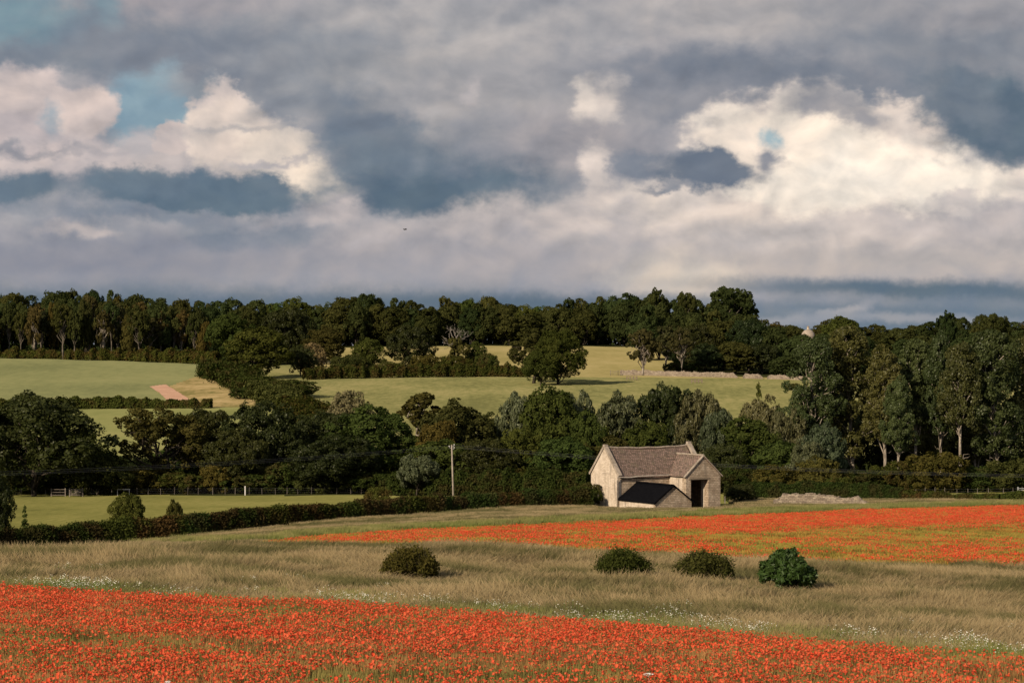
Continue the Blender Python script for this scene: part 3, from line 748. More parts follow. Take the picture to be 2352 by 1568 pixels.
# woodland along the skyline --------------------------------------------------
GRP[0] = 'trees of the far wood'
prof = [(-160, 690), (0, 678), (60, 684), (120, 677), (180, 670), (215, 666), (250, 674), (290, 673), (350, 686), (410, 688), (450, 700), (490, 690), (560, 692), (600, 692), (640, 700), (680, 686), (720, 700), (780, 690), (830, 677), (870, 688), (940, 690), (980, 698), (1020, 682), (1060, 698), (1115, 685), (1160, 693), (1215, 706), (1250, 702), (1290, 692), (1340, 686), (1380, 682), (1440, 678), (1510, 680), (1580, 690), (1620, 692), (1700, 705), (1735, 722), (1760, 737), (1800, 738), (1860, 768), (1890, 738), (1930, 729), (1980, 741), (2010, 747), (2060, 754), (2130, 741), (2175, 734), (2220, 727), (2280, 724), (2330, 738), (2400, 758), (2520, 750)]
px_, py_ = zip(*prof)
marks = [(-200, 'at the left edge'), (110, 'above the left crop field'), (330, 'above the bare earth strip'), (520, 'above the large hedgerow tree'), (760, 'above the small round pasture tree'), (940, 'above the dark dense oak'), (1046, 'behind the dead tree'), (1150, 'right of the dead tree'), (1280, 'above the great pasture oak'), (1430, 'above the first larch'), (1600, 'left of the emergent tree'), (1760, 'left of the domed building'), (1900, 'right of the domed building'), (2060, 'above the broadest poplars'), (2200, 'above the slender poplars'), (2330, 'at the right edge')]
ordn = ['first', 'second', 'third', 'fourth', 'fifth', 'sixth', 'seventh', 'eighth', 'ninth', 'tenth', 'eleventh', 'twelfth', 'thirteenth', 'fourteenth']
cnt = {}
wr = R(77)
def wood_tree(kind, x, tp, w, Y, row, look):
    zone = min(marks, key=lambda m: abs(m[0]-x))[1]; k = (zone, row); cnt[k] = cnt.get(k, 0)+1
    T(kind, x, tp, w, Y, f'{ordn[cnt[k]-1]} {look} from left {row}, {zone}')
def wood_row(x0, x1, step, Yf, dtop, row, kinds, wid, looks, jit=7):
    x = x0
    while x < x1:
        xx = x+wr.uniform(-.25, .25)*step; Y = Yf(xx)+wr.uniform(-12, 12); i = int(wr.integers(0, len(kinds)))
        w = wid*wr.uniform(.8, 1.35)
        wood_tree(kinds[i], xx, float(np.interp(xx, px_, py_))+dtop+wr.uniform(-jit, jit), w, Y, row, looks[i])
        x += step*wr.uniform(.8, 1.2)
W4 = ['wood0', 'wood1', 'wood2', 'wood3']
dkl = ['dark rounded crown']*4
wood_row(-120, 470, 34, lambda x: 1090, 0, 'on the skyline', W4, 62, dkl, 5)
wood_row(-120, 470, 30, lambda x: 1030, 12, 'inside the wood', ['wood0', 'olive0', 'olive1', 'wood3', 'larch0'], 46, ['dark rounded crown', 'yellow-green crown', 'yellow-green crown', 'dark rounded crown', 'brown larch'])
wood_row(-120, 470, 24, lambda x: 1012, 34, 'at the wood edge', ['airy0', 'larch0', 'airy1', 'olive1', 'larch1'], 36, ['slim bare-stemmed tree', 'brown larch', 'slim bare-stemmed tree', 'yellow-green crown', 'brown larch'], 14)
wood_row(470, 1720, 36, lambda x: 1310, 0, 'on the skyline', W4+['field0'], 62, dkl+['rounded green crown'], 5)
wood_row(480, 1480, 44, lambda x: 1268, 16, 'at the wood edge', W4, 66, dkl, 8)
wood_row(1480, 1790, 40, lambda x: 1060, 22, 'inside the wood', W4, 66, dkl, 8)
wood_row(1745, 2500, 38, lambda x: 1200, 0, 'on the skyline', W4+['olive0'], 60, dkl+['olive crown'], 4)
wood_row(1800, 2500, 44, lambda x: 1080, 30, 'inside the wood', W4, 66, dkl, 8)
wood_row(1800, 2500, 48, lambda x: 900, 75, 'low in the wood', W4, 74, dkl, 10)
for k, x, tp, w, Y, lb in [('airy0', 1510, 664, 50, 1230, 'thin crown standing clear of the skyline above the first larch'), ('airy1', 1578, 672, 44, 1230, 'small airy crown with a bare stem left of the emergent tree'),
     ('airy1', 1684, 661, 96, 1100, 'tall emergent tree with pale trunk, highest on the right-hand skyline'), ('airy0', 2175, 716, 40, 1000, 'thin tree poking above the skyline over the slender poplars'),
     ('airy1', 2290, 722, 60, 960, 'airy pale-branched crown on the skyline near the right edge'), ('field1', 1932, 727, 90, 1150, 'rounded bright green crown right of the domed building')]:
    T(k, x, tp, w, Y, lb)
T('shrub0', 1572, 822, 60, 925, 'dark bush at the wood edge just right of the brown larches', 'bush')
T('shrub1', 1548, 832, 46, 922, 'low dark bush under the brown larches', 'bush')
T('oak1', 1575, 775, 80, 960, 'dark tree filling the wood edge behind the brown larches')
GRP[0] = None

# ------------------------------------------------------------------ hedges
def hedge(label, path, hts, wid, dens, leaf, sections, name='hedge', wob=.12, seed=1, sink=0):
    """path: (bearing, distance) points; sections: list of (from, to, material, part label)"""
    r = R(seed); P = np.array([[X(a, b), b, float(ground(a, b))] for a, b in path]); px = np.array([a for a, b in path])
    seg = np.linalg.norm(np.diff(P[:, :2], axis=0), axis=1); s = np.concatenate([[0], np.cumsum(seg)]); L = s[-1]
    root = link(name, None, loc=tuple(P[0])); tag(root, label, 'hedge')
    H = lambda q: np.interp(q, s, hts)
    nb = max(6, int(L/1.6)); bc = r.uniform(0, L, nb*3); bs = r.uniform(.5, 1.4, nb*3); ba = r.uniform(-wob, wob*1.3, nb*3)
    for (f0, f1, mat, pl) in sections:
        n = int(dens*(f1-f0)*L); q = r.uniform(f0*L, f1*L, n)
        q = q+r.normal(size=n)*.25*wid
        k = r.uniform(0, 1, n); h = H(q); bump = np.zeros(n)
        for c, w_, a_ in zip(bc, bs, ba): bump += a_*np.exp(-((q-c)/w_)**2)
        bump += r.normal(size=n)*.03*h
        th = k*math.pi                                     # round the section: near foot, near face, top, far face
        e = .5; cc = np.cos(th); ss = np.sin(th)
        oy = -np.sign(cc)*np.abs(cc)**e*wid/2*(1+bump*.7); oz = np.abs(ss)**e*h*(1+bump/np.maximum(h, .5)*1.2)
        oy += r.normal(size=n)*.07*wid; oz = oz*r.uniform(.9, 1.03, n)
        m = r.uniform(size=n) < .45; oz = np.where(m, oz*r.uniform(.02, 1, n)**.6, oz)
        qx = np.interp(q, s, P[:, 0]); qy = np.interp(q, s, P[:, 1]); qz = np.interp(q, s, P[:, 2])
        d = np.diff(P[:, :2], axis=0); ii = np.clip(np.searchsorted(s, q)-1, 0, len(seg)-1); dd = unit(d[ii]); nx, ny = -dd[:, 1], dd[:, 0]
        sg = np.sign(ny); nx *= sg; ny *= sg
        C = np.stack([qx+nx*oy, qy+ny*oy, qz+oz-sink], 1)
        Nn = unit(np.stack([nx*(-cc), ny*(-cc), ss+.1], 1)+r.normal(size=(n, 3))*.6)
        V = leaf_quads(C, Nn, leaf*r.uniform(.6, 1.35, n), r, 1.5)-P[0]
        link('foliage', leaf_mesh('hedge_foliage', V, r.uniform(0, 1, n), mat), root)['label'] = pl
    return root
hedge('deep dark undergrowth closing the foot of the far wood along the skyline', [(440, 1330), (700, 1335), (1000, 1338), (1300, 1338), (1700, 1335), (2000, 1300), (2500, 1300)], [12, 12, 12, 12, 12, 9, 9], 9, 200, .9, [(0, 1, L_wood, 'dark foliage')], wob=1.5, seed=31, sink=3)
hedge('deep dark undergrowth closing the foot of the left wood', [(-200, 1075), (100, 1075), (300, 1075), (520, 1080)], [7, 9, 7, 10], 8, 160, .8, [(0, 1, L_wood, 'dark foliage')], wob=1.5, seed=32, sink=2)
hedge('deep dark undergrowth in the middle of the tree belt', [(-160, 480), (300, 482), (700, 484), (1200, 486), (1700, 484), (2500, 486)], [5, 4, 5, 6, 6, 6], 6, 170, .5, [(0, 1, L_wood, 'dark foliage')], wob=.8, seed=33, sink=1.5)
g_, u_ = 'green stretch of foliage', 'russet brown stretch of foliage'
sec = []; cuts = [0, .045, .085, .13, .20, .245, .31, .345, .43, .47, .56, .60, .68, .735, .79, .845, .885, .93, .965, 1.0]
for i in range(len(cuts)-1): sec.append((cuts[i], cuts[i+1], L_russet if i % 2 else L_hedge, u_ if i % 2 else g_))
path = [(-90, 240), (0, 246), (130, 252), (300, 258), (450, 263), (600, 270), (760, 279), (900, 287), (1080, 297), (1250, 304), (1352, 308)]
hedge('long clipped green and russet hedge running from the left edge to the barn', path, [3.3, 3.3, 3.1, 2.8, 2.6, 2.5, 2.35, 2.3, 2.3, 2.5, 2.6], 1.7, 1400, .17, sec, seed=11)
hedge('clipped hedge behind the broken wall, right of the barn', [(1665, 350), (1760, 349), (1880, 345), (2000, 340), (2100, 332), (2200, 326), (2300, 322), (2440, 320)],
      [2.3, 2.5, 2.6, 2.3, 1.5, .95, 1.1, 1.2], 1.7, 1300, .18, [(0, .56, L_hedge, g_), (.56, .63, L_russet, u_), (.63, 1, L_hedge, g_)], seed=12)
hedge('low dark hedge between the two crop fields', [(-60, 716), (120, 718), (250, 718), (380, 718), (484, 716)], [2.6, 2.6, 3.3, 2.3, 2.7], 3.2, 330, .42, [(0, 1, L_hedge, g_)], wob=.4, seed=13)
hedge('dark hedge along the foot of the wood at the top of the crop field', [(-60, 1003), (120, 1003), (300, 1002), (420, 995), (500, 985)], [3.2, 3, 4, 5, 5], 4, 300, .5, [(0, 1, L_hedge, g_)], wob=.5, seed=14)
hedge('dark shadowed hedge between the upper and the middle pasture', [(700, 872), (800, 880), (950, 885), (1100, 888), (1215, 885)], [3.6, 4, 4.2, 4.4, 3.6], 4, 330, .45, [(0, 1, L_hedge, g_)], wob=.5, seed=15)
hedge('overgrown hedge curving down between crop field and pasture', [(492, 900), (530, 850), (575, 790), (628, 740), (692, 670), (738, 600), (770, 545)], [4, 4, 4, 3.6, 3.4, 3.4, 3], 5.5, 500, .48, [(0, .4, L_hedge, g_), (.4, .6, L_bush, 'browner stretch of foliage'), (.6, 1, L_hedge, g_)], wob=.7, seed=16)
hedge('dark undergrowth hedge along the foot of the left part of the tree belt', [(-60, 424), (200, 425), (400, 425), (600, 425), (880, 423)], [2, 1.6, 1.2, 1.4, 2.2], 2.5, 700, .25, [(0, 1, L_hedge, g_)], wob=.3, seed=17)
hedge('overgrown dark hedge behind the pole at the foot of the tree belt', [(880, 412), (1040, 408), (1200, 404), (1350, 400)], [3, 3.5, 3.5, 4], 3, 700, .26, [(0, 1, L_hedge, g_)], wob=.4, seed=18)
hedge('overgrown dark hedge at the foot of the poplars', [(1650, 410), (1800, 405), (2000, 414), (2150, 418), (2400, 420)], [3.5, 3.5, 3.2, 2.6, 2.4], 3, 700, .26, [(0, 1, L_hedge, g_)], wob=.4, seed=19)

# trees standing in the long hedge, bushes beside the barn ---------------------
T('field2', 287, 1133, 74, 264, 'small round tree growing out of the long hedge')
T('fir', 57, 1164, 36, 250, 'little dark conifer growing out of the left end of the long hedge')
T('scrub0', 402, 1148, 36, 266, 'little brown bush growing behind the long hedge', 'bush', sink=.5)
T('shrub1', 868, 1118, 66, 290, 'leafy green bump rising from the long hedge', 'bush')
T('shrub0', 1350, 1108, 58, 311, 'dark leafy shrub leaning against the barn gable', 'bush')
T('oak1', 1707, 1113, 62, 322, 'rounded black-green bush just right of the barn', 'bush', rot=1)
T('shrub1', 1925, 1095, 80, 352, 'tall green bush above the right half of the broken wall hedge', 'bush')

# the four bushes in the long grass -------------------------------------------
def grass_bush(x, top, wid, Y, mat, label, leaf, n, asp, seed, low=-.1, spike=.0, jit=.6):
    r = R(seed); w = wid/F*Y; H = top_z(top, Y)-float(ground(x, Y)); L = []
    for i in range(90):
        d = unit(r.normal(size=3)); d[2] = abs(d[2]) if r.random() < .7 else d[2]; k = r.uniform(.2, 1.12)**.5; rr = r.uniform(.06, .16)*H
        L.append([d[0]*(w/2-rr)*k, d[1]*(w/2-rr)*k*.9, H*.45+d[2]*(H*.55-rr*.8)*k, rr])
    V, tone = crown_leaves(r, L, n, leaf, jit=jit, aspect=asp, sub=12, fuzz=.75 if spike else .14)
    o = link('bush', None, loc=G(x, Y)); tag(o, label, 'bush', 'bushes in the long grass')
    link('foliage', leaf_mesh('bush_foliage', V, tone, mat), o); mb = MB()
    for q in L: limb(mb, (r.normal()*.1, r.normal()*.1, 0), q[:3], .02, .006, r, .08, 5, 4)
    for i in range(int(spike)):
        a = r.uniform(0, 6.28); k = r.uniform(.2, .5)*w; z = H*r.uniform(.75, 1.12); mb.tube([(math.cos(a)*k*.6, math.sin(a)*k*.6, H*.4), (math.cos(a)*k, math.sin(a)*k, z*(1.1-.35*(k/w*2)**2))], [.010, .004], 4)
    mb.build('stems', B_dark, o)
grass_bush(945, 1264, 128, yat(945, 1312, 70, 130), L_bush, 'brown-green tussocky bush in the long grass, leftmost of the four', .055, 22000, 2.6, 1, spike=160, jit=1.2)
grass_bush(1428, 1268, 126, yat(1428, 1322, 70, 130), L_mid, 'dark fine-leaved bush in the long grass, second of four', .05, 24000, 1.8, 2, spike=60, jit=1.)
grass_bush(1616, 1273, 138, yat(1616, 1326, 70, 130), L_bush, 'brown-green bush in the long grass just left of the bright green one', .055, 22000, 2.4, 3, spike=130, jit=1.2)
grass_bush(1808, 1265, 136, yat(1808, 1343, 70, 130), L_dock, 'bright dark green broad-leaved bush in the long grass, rightmost of the four', .105, 11000, 2.4, 4)

# ------------------------------------------------------------------ barn
def stone_mat(name, c0, c1, c2, course=.16, length=.42, strength=.9, mortar=(.30, .25, .18), coord='Object'):
    m, t, o = new_mat(name)
    p = t.n('ShaderNodeTexCoord').outputs[coord]; sp = t.n('ShaderNodeSeparateXYZ'); t.put(sp.inputs[0], p)
    cb = t.n('ShaderNodeCombineXYZ'); t.put(cb.inputs[0], t.math('ADD', sp.outputs[0], sp.outputs[1])); t.put(cb.inputs[1], sp.outputs[2])
    wp = t.vmath('SUBTRACT', t.noise(p, 1.6, 3, .6, out=1), (.5, .5, .5)).outputs[0]
    q = t.vmath('MULTIPLY_ADD', wp, (.18, .10, .1), cb.outputs[0]).outputs[0]
    b = t.n('ShaderNodeTexBrick'); t.put(b.inputs[0], q)
    b.inputs['Scale'].default_value = 1; b.inputs['Brick Width'].default_value = length; b.inputs['Row Height'].default_value = course
    b.inputs['Mortar Size'].default_value = .018; b.inputs['Mortar Smooth'].default_value = .6; b.inputs['Bias'].default_value = 0
    b.inputs['Color1'].default_value = (*c0, 1); b.inputs['Color2'].default_value = (*c1, 1); b.inputs['Mortar'].default_value = (*mortar, 1)
    n = t.noise(p, .9, 5, .65); n2 = t.noise(p, 3.2, 5, .75)
    c = t.mix(t.rng(n, .48, .74, 0, .8), b.outputs[0], c2)
    c = t.mix(t.rng(n2, .46, .62, 0, .55), c, c1)
    st_ = t.noise(t.scl(p, (2.2, 2.2, .25)), 1.0, 4, .6)
    c = t.mix(t.rng(st_, .52, .70, 0, .55), c, (.16, .13, .10))
    d = t.n('ShaderNodeBsdfPrincipled'); t.put(d.inputs['Base Color'], c); d.inputs['Roughness'].default_value = .95
    d.inputs['Specular IOR Level'].default_value = .15
    bm = t.n('ShaderNodeBump'); bm.inputs['Strength'].default_value = strength; bm.inputs['Distance'].default_value = .05
    hgt = t.math('MULTIPLY_ADD', n2, 1.0, t.math('MULTIPLY', b.outputs[1], -1.0)); t.put(bm.inputs['Height'], hgt)
    t.L.new(bm.outputs[0], d.inputs['Normal']); t.L.new(d.outputs[0], o.inputs[0]); return m
M_stone = stone_mat('limestone_rubble', (.60, .47, .33), (.34, .255, .17), (.64, .52, .38), course=.22, length=.42, strength=1.0, mortar=(.2, .155, .105))
M_render = stone_mat('rendered_limestone', (.74, .62, .48), (.52, .42, .31), (.78, .67, .53), strength=.5, mortar=(.5, .42, .3))
M_wallst = stone_mat('dry_stone', (.46, .37, .26), (.22, .17, .12), (.54, .45, .32), course=.2, length=.42, strength=1.0, mortar=(.12, .10, .07), coord='Object')
def roof_mat():
    m, t, o = new_mat('stone_slates'); p = t.n('ShaderNodeTexCoord').outputs['UV']
    wp = t.vmath('SUBTRACT', t.noise(p, 1.2, 3, .6, out=1), (.5, .5, .5)).outputs[0]
    q = t.vmath('MULTIPLY_ADD', wp, (.12, .07, 0), p).outputs[0]
    b = t.n('ShaderNodeTexBrick'); t.put(b.inputs[0], q); b.inputs['Scale'].default_value = 1
    b.inputs['Brick Width'].default_value = .30; b.inputs['Row Height'].default_value = .25; b.inputs['Mortar Size'].default_value = .025
    b.inputs['Color1'].default_value = (.34, .225, .17, 1); b.inputs['Color2'].default_value = (.15, .105, .075, 1); b.inputs['Mortar'].default_value = (.05, .038, .03, 1)
    n = t.noise(p, 9, 4, .75); n2 = t.noise(p, .7, 4, .6)
    c = t.mix(t.rng(n, .56, .66), b.outputs[0], (.52, .46, .38)); c = t.mix(t.rng(n2, .5, .7, 0, .6), c, (.20, .16, .10))
    d = t.n('ShaderNodeBsdfPrincipled'); t.put(d.inputs['Base Color'], c); d.inputs['Roughness'].default_value = .9; d.inputs['Specular IOR Level'].default_value = .2
    bm = t.n('ShaderNodeBump'); bm.inputs['Strength'].default_value = 1; bm.inputs['Distance'].default_value = .05
    t.put(bm.inputs['Height'], t.math('MULTIPLY_ADD', n, .7, t.math('MULTIPLY', b.outputs[1], -1.0)))
    t.L.new(bm.outputs[0], d.inputs['Normal']); t.L.new(d.outputs[0], o.inputs[0]); return m
M_roof = roof_mat()
def plain(name, c, rough=.7, c2=None, scale=3, spec=.3, metal=0):
    m, t, o = new_mat(name); d = t.n('ShaderNodeBsdfPrincipled'); d.inputs['Roughness'].default_value = rough
    d.inputs['Specular IOR Level'].default_value = spec; d.inputs['Metallic'].default_value = metal
    if c2: t.put(d.inputs['Base Color'], t.mix(t.rng(t.noise(pos(t), scale, 4, .6), .35, .65), c, c2))
    else: t.put(d.inputs['Base Color'], c)
    t.L.new(d.outputs[0], o.inputs[0]); return m
M_black = plain('black_sheet_roof', (.004, .004, .005), .95, (.007, .007, .008), spec=.03)
M_coping = stone_mat('coping_stone', (.42, .35, .27), (.33, .27, .2), (.5, .43, .33), length=.8, course=3, mortar=(.2, .16, .12))
M_gutter = plain('weathered_gutter', (.52, .45, .36), .7, (.36, .3, .24))
M_timber = plain('grey_timber', (.16, .12, .08), .9, (.28, .22, .15), 8)
M_post = plain('weathered_post_wood', (.11, .09, .07), .9, (.26, .22, .17), .7)
M_white = plain('white_painted_wood', (.75, .72, .64), .7, (.6, .56, .5))
M_wire = plain('line_wire', (.12, .12, .12), .5)
M_metal = plain('galvanised_metal', (.42, .42, .40), .5, metal=.4)

def roof_sheet(name, corners, mat, parent, thick=.14, nu=40, nv=14, sag=.0, seed=0, uvscale=1.0, clip=None, wob=.035):
    """corners: eave start, eave end, ridge end, ridge start; a slab with a wandering surface"""
    r = R(seed); a, b, c, d = [np.array(q, float) for q in corners]
    N = unit(np.cross(b-a, d-a)); u = np.linspace(0, 1, nu+1); v = np.linspace(0, 1, nv+1)
    Ug, Vg = np.meshgrid(u, v)
    P = (a*(1-Ug[..., None])+b*Ug[..., None])*(1-Vg[..., None])+(d*(1-Ug[..., None])+c*Ug[..., None])*Vg[..., None]
    ph = r.uniform(0, 6, 6)
    dz = -sag*np.sin(math.pi*Ug)+wob*(np.sin(Ug*9+ph[0])*np.sin(Vg*4+ph[1])+.6*np.sin(Ug*21+ph[2]+Vg*5))
    P = P+N*dz[..., None]; lu = np.linalg.norm(b-a); lv = np.linalg.norm(d-a)
    idx = np.arange(P.shape[0]*P.shape[1]).reshape(P.shape[:2])
    Q = np.stack([idx[:-1, :-1], idx[:-1, 1:], idx[1:, 1:], idx[1:, :-1]], -1).reshape(-1, 4)
    T1 = P.reshape(-1, 3); T0 = T1-N*thick; n = len(T1)
    rim = np.concatenate([idx[0, :], idx[1:, -1], idx[-1, ::-1][1:], idx[::-1, 0][1:-1]]); rim2 = np.roll(rim, -1)
    Qs = np.stack([rim, rim+n, rim2+n, rim2], -1)
    me = mesh_np(name, np.concatenate([T1, T0]), np.concatenate([Q, Q[:, ::-1]+n, Qs]), mat)
    uv = me.uv_layers.new(name='UVMap'); UVv = np.stack([Ug*lu, Vg*lv], -1).reshape(-1, 2); UVv = np.concatenate([UVv, UVv])
    li = np.zeros(len(me.loops), np.int32); me.loops.foreach_get('vertex_index', li)
    uv.data.foreach_set('uv', (UVv[li]*uvscale).astype(np.float32).ravel())
    return link(name, me, parent)

def build_barn():
    px, Y = 1418, 308.0; org = G(px, Y, -.15)
    o = link('stone_barn', None, loc=org, rot=(0, 0, math.radians(30)))
    tag(o, 'honey-coloured stone barn with slate roof, open porch doorway and black-roofed lean-to', 'barn')
    L, Wd, eh, rh = 13.3, 6.35, 4.35, 7.75; th = .55
    # walls
    mb = MB()                                                     # left gable
    mb.prism([(0, 0, 0), (0, Wd, 0), (0, Wd, eh), (0, Wd/2, rh), (0, 0, eh)], (th, 0, 0)); mb.build('gable_wall', M_render, o)['label'] = 'pale smooth-faced left gable wall'
    mb = MB(); mb.prism([(L-th, 0, 0), (L-th, Wd, 0), (L-th, Wd, eh), (L-th, Wd/2, rh), (L-th, 0, eh)], (th, 0, 0)); mb.build('gable_wall', M_stone, o)
    mb = MB(); mb.box((th, .003, 0), (8.6, th, eh)); mb.build('wall', M_stone, o)
    mb = MB(); mb.box((th, Wd-th, 0), (L-th, Wd-.003, eh)); mb.build('wall', M_stone, o)
    # porch
    p0, p1, pd = 7.97, L, 3.8; pm = (p0+p1)/2; pe, pr = 4.35, 6.8
    d0, d1, dh = p0+.75, p0+3.45, 3.85
    mb = MB(); y0, y1 = -pd, -pd+.85
    E = (0, y1-y0, 0)
    mb.prism([(p0, y0, 0), (d0, y0, 0), (d0, y0, dh), (p0, y0, dh)], E)
    mb.prism([(d1, y0, 0), (p1, y0, 0), (p1, y0, dh), (d1, y0, dh)], E)
    mb.prism([(p0, y0, dh), (p1, y0, dh), (p1, y0, pe), (pm, y0, pr), (p0, y0, pe)], E)
    mb.build('porch_gable_wall', M_stone, o)
    mb = MB(); mb.box((p0, y1, 0), (p0+.55, 0, pe-.05)); mb.build('porch_side_wall', M_render, o)
    mb = MB(); mb.box((p1-.55, y1, 0), (p1, 0, pe-.05)); mb.build('porch_side_wall', M_stone, o)
    mb = MB(); mb.box((d0-.25, y0-.02, dh-.02), (d1+.3, y0+.3, dh+.22)); mb.build('lintel', M_timber, o)
    # a broken inner doorway wall, seen through the opening
    mb = MB(); mb.prism([(d1-.05, y1+.01, 0), (d1+.6, y1+.01, 0), (d1+.6, y1+.01, dh), (d1-.02, y1+.01, dh)], (0, .75, 0)); mb.build('door_jamb', M_render, o)
    # loft-door band on the gable
    mb = MB(); mb.box((-.02, 1.7, 4.55), (.02, 3.5, 4.62)); mb.build('string_course', M_coping, o)
    # main roof (front slope sags a little)
    ov = .28; sl = (rh-eh)/(Wd/2)
    f = lambda x, y: (x, y, eh+.10+(y if y < Wd/2 else Wd-y)*sl)
    roof_sheet('roof_slope', [f(.42, -ov), f(L-.42, -ov), f(L-.42, Wd/2), f(.42, Wd/2)], M_roof, o, sag=.16, seed=1)
    roof_sheet('roof_slope', [f(L-.42, Wd+ov), f(.42, Wd+ov), f(.42, Wd/2), f(L-.42, Wd/2)], M_roof, o, sag=.1, seed=2)
    rp = [(x, Wd/2, rh+.16-.17*math.sin(math.pi*(x-.4)/(L-.8))+.03*math.sin(x*2.1)) for x in np.linspace(.4, L-.4, 22)]
    mb = MB(); mb.tube(rp, .13, 6); mb.build('ridge_tiles', M_coping, o)
    def coping(x0, x1, ya, yb, za, zm, nm='coping', wid=.16, up=.30):
        ym = (ya+yb)/2; mb = MB()
        for (A, Bq) in (((ya, za), (ym, zm)), ((ym, zm), (yb, za))):
            d = Vector((0, Bq[0]-A[0], Bq[1]-A[1])).normalized(); nn = Vector((0, -d.z, d.y))
            if nn.z < 0: nn = -nn
            a = Vector((x0, A[0], A[1]))+nn*.02; b = Vector((x0, Bq[0], Bq[1]))+nn*.02
            if A[0] < Bq[0] and abs(A[0]-ym) < 1e-6: a = a+nn*.003
            mb.prism([a, b, b+nn*up, a+nn*up], (x1-x0, 0, 0))
        return mb.build(nm, M_coping, o)
    coping(-.07, .46, -.25, Wd+.25, eh-.1, rh+.05)
    coping(L-.46, L+.07, -.25, Wd+.25, eh-.1, rh+.12, up=.38)
    mb = MB(); mb.box((-.08, Wd/2-.22, rh+.2), (.47, Wd/2+.22, rh+.52)); mb.build('apex_stone', M_coping, o)
    mb = MB(); mb.box((L-.47, Wd/2-.22, rh+.3), (L+.08, Wd/2+.22, rh+.68)); mb.build('apex_stone', M_coping, o)
    # porch roof, runs back into the main slope
    ps = (pr-pe)/((p1-p0)/2); back = (pr-eh)/sl-.05
    g = lambda x, y, e=0: (x, y, pe+.10+(min(x-p0, p1-x))*ps+e)
    # left slope: valley runs from the main eave up to the main slope
    a = Vector(g(p0-.25, -pd-.1)); b = Vector(g(p0-.25, -.2)); c = Vector(g(pm, back)); d = Vector(g(pm, -pd-.1))
    roof_sheet('porch_roof_slope', [b, a, d, c][0:1]+[a, d, c], M_roof, o, seed=3, nu=20, nv=12, wob=.02)
    a2 = Vector(g(p1+.25, -pd-.1)); b2 = Vector(g(p1+.25, -.2)); c2 = Vector(g(pm, back)); d2 = Vector(g(pm, -pd-.1))
    roof_sheet('porch_roof_slope', [a2, b2, c2, d2], M_roof, o, seed=4, nu=20, nv=12, wob=.02)
    mb = MB(); mb.tube([(pm, y, pr+.14+.02*math.sin(y*3)) for y in np.linspace(-pd-.12, back, 9)], .12, 6); mb.build('ridge_tiles', M_coping, o)
    mb = MB()                                                     # verge stones of the porch gable
    for sx in (-1, 1):
        q0 = Vector((pm+sx*(pm-p0+.25), -pd-.16, pe-.25*ps+.0)); q1 = Vector((pm, -pd-.16, pr)); nn = Vector((sx*ps, 0, 1)).normalized()
        mb.prism([q0, q1, q1+nn*.11, q0+nn*.11], (0, .35, 0))
    mb.build('verge', M_coping, o)
    # gutter, downpipe
    mb = MB(); mb.tube([(x, -.36, eh-.12-.10*math.exp(-((x-1.6)/1.0)**2)+.012*x) for x in np.linspace(-.25, p0-.2, 20)], .085, 6); mb.build('gutter', M_gutter, o)
    mb = MB(); mb.tube([(-.13, -.34, eh-.15), (-.13, -.22, eh-.6), (-.13, -.22, 0)], .10, 8); mb.build('downpipe', M_gutter, o, True)
    # lean-to with black sheet roof
    l0, l1, ld = .15, 5.6, 8.5; lm = (l0+l1)/2; le, lr_ = 1.5, 3.45
    mb = MB(); mb.box((l0, -ld+.4, -.4), (l0+.4, 0, le)); mb.build('outhouse_side_wall', M_render, o)
    mb = MB(); mb.box((l1-.4, -ld+.4, -.4), (l1, 0, le)); mb.build('outhouse_side_wall', M_stone, o)
    mb = MB(); mb.prism([(l0, -ld, -.4), (l1, -ld, -.4), (l1, -ld, le), (lm, -ld, lr_), (l0, -ld, le)], (0, .4, 0)); mb.build('outhouse_gable_wall', M_stone, o)
    ls = (lr_-le)/((l1-l0)/2); h = lambda x, y: (x, y, le+.08+min(x-l0, l1-x)*ls)
    roof_sheet('outhouse_roof_slope', [h(l0-.3, -.02), h(l0-.3, -ld-.15), h(lm, -ld-.15), h(lm, -.02)], M_black, o, thick=.06, seed=5, nu=20, nv=6, wob=.008)
    roof_sheet('outhouse_roof_slope', [h(l1+.3, -ld-.15), h(l1+.3, -.02), h(lm, -.02), h(lm, -ld-.15)], M_black, o, thick=.06, seed=6, nu=20, nv=6, wob=.008)
    mb = MB()
    for sx in (-1, 1):
        q0 = Vector((lm+sx*(lm-l0+.34), -ld-.2, le+.05-.34*ls)); q1 = Vector((lm, -ld-.2, lr_+.1)); nn = Vector((sx*ls, 0, 1)).normalized()
        mb.prism([q0-nn*.16, q1-nn*.16, q1+nn*.05, q0+nn*.05], (0, .05, 0))
    mb.build('bargeboard', M_black, o)
    mb = MB(); mb.tube([(lm, -ld-.1, lr_+.12), (lm, -.02, lr_+.12)], .09, 6); mb.build('ridge_cap', M_black, o)
build_barn()

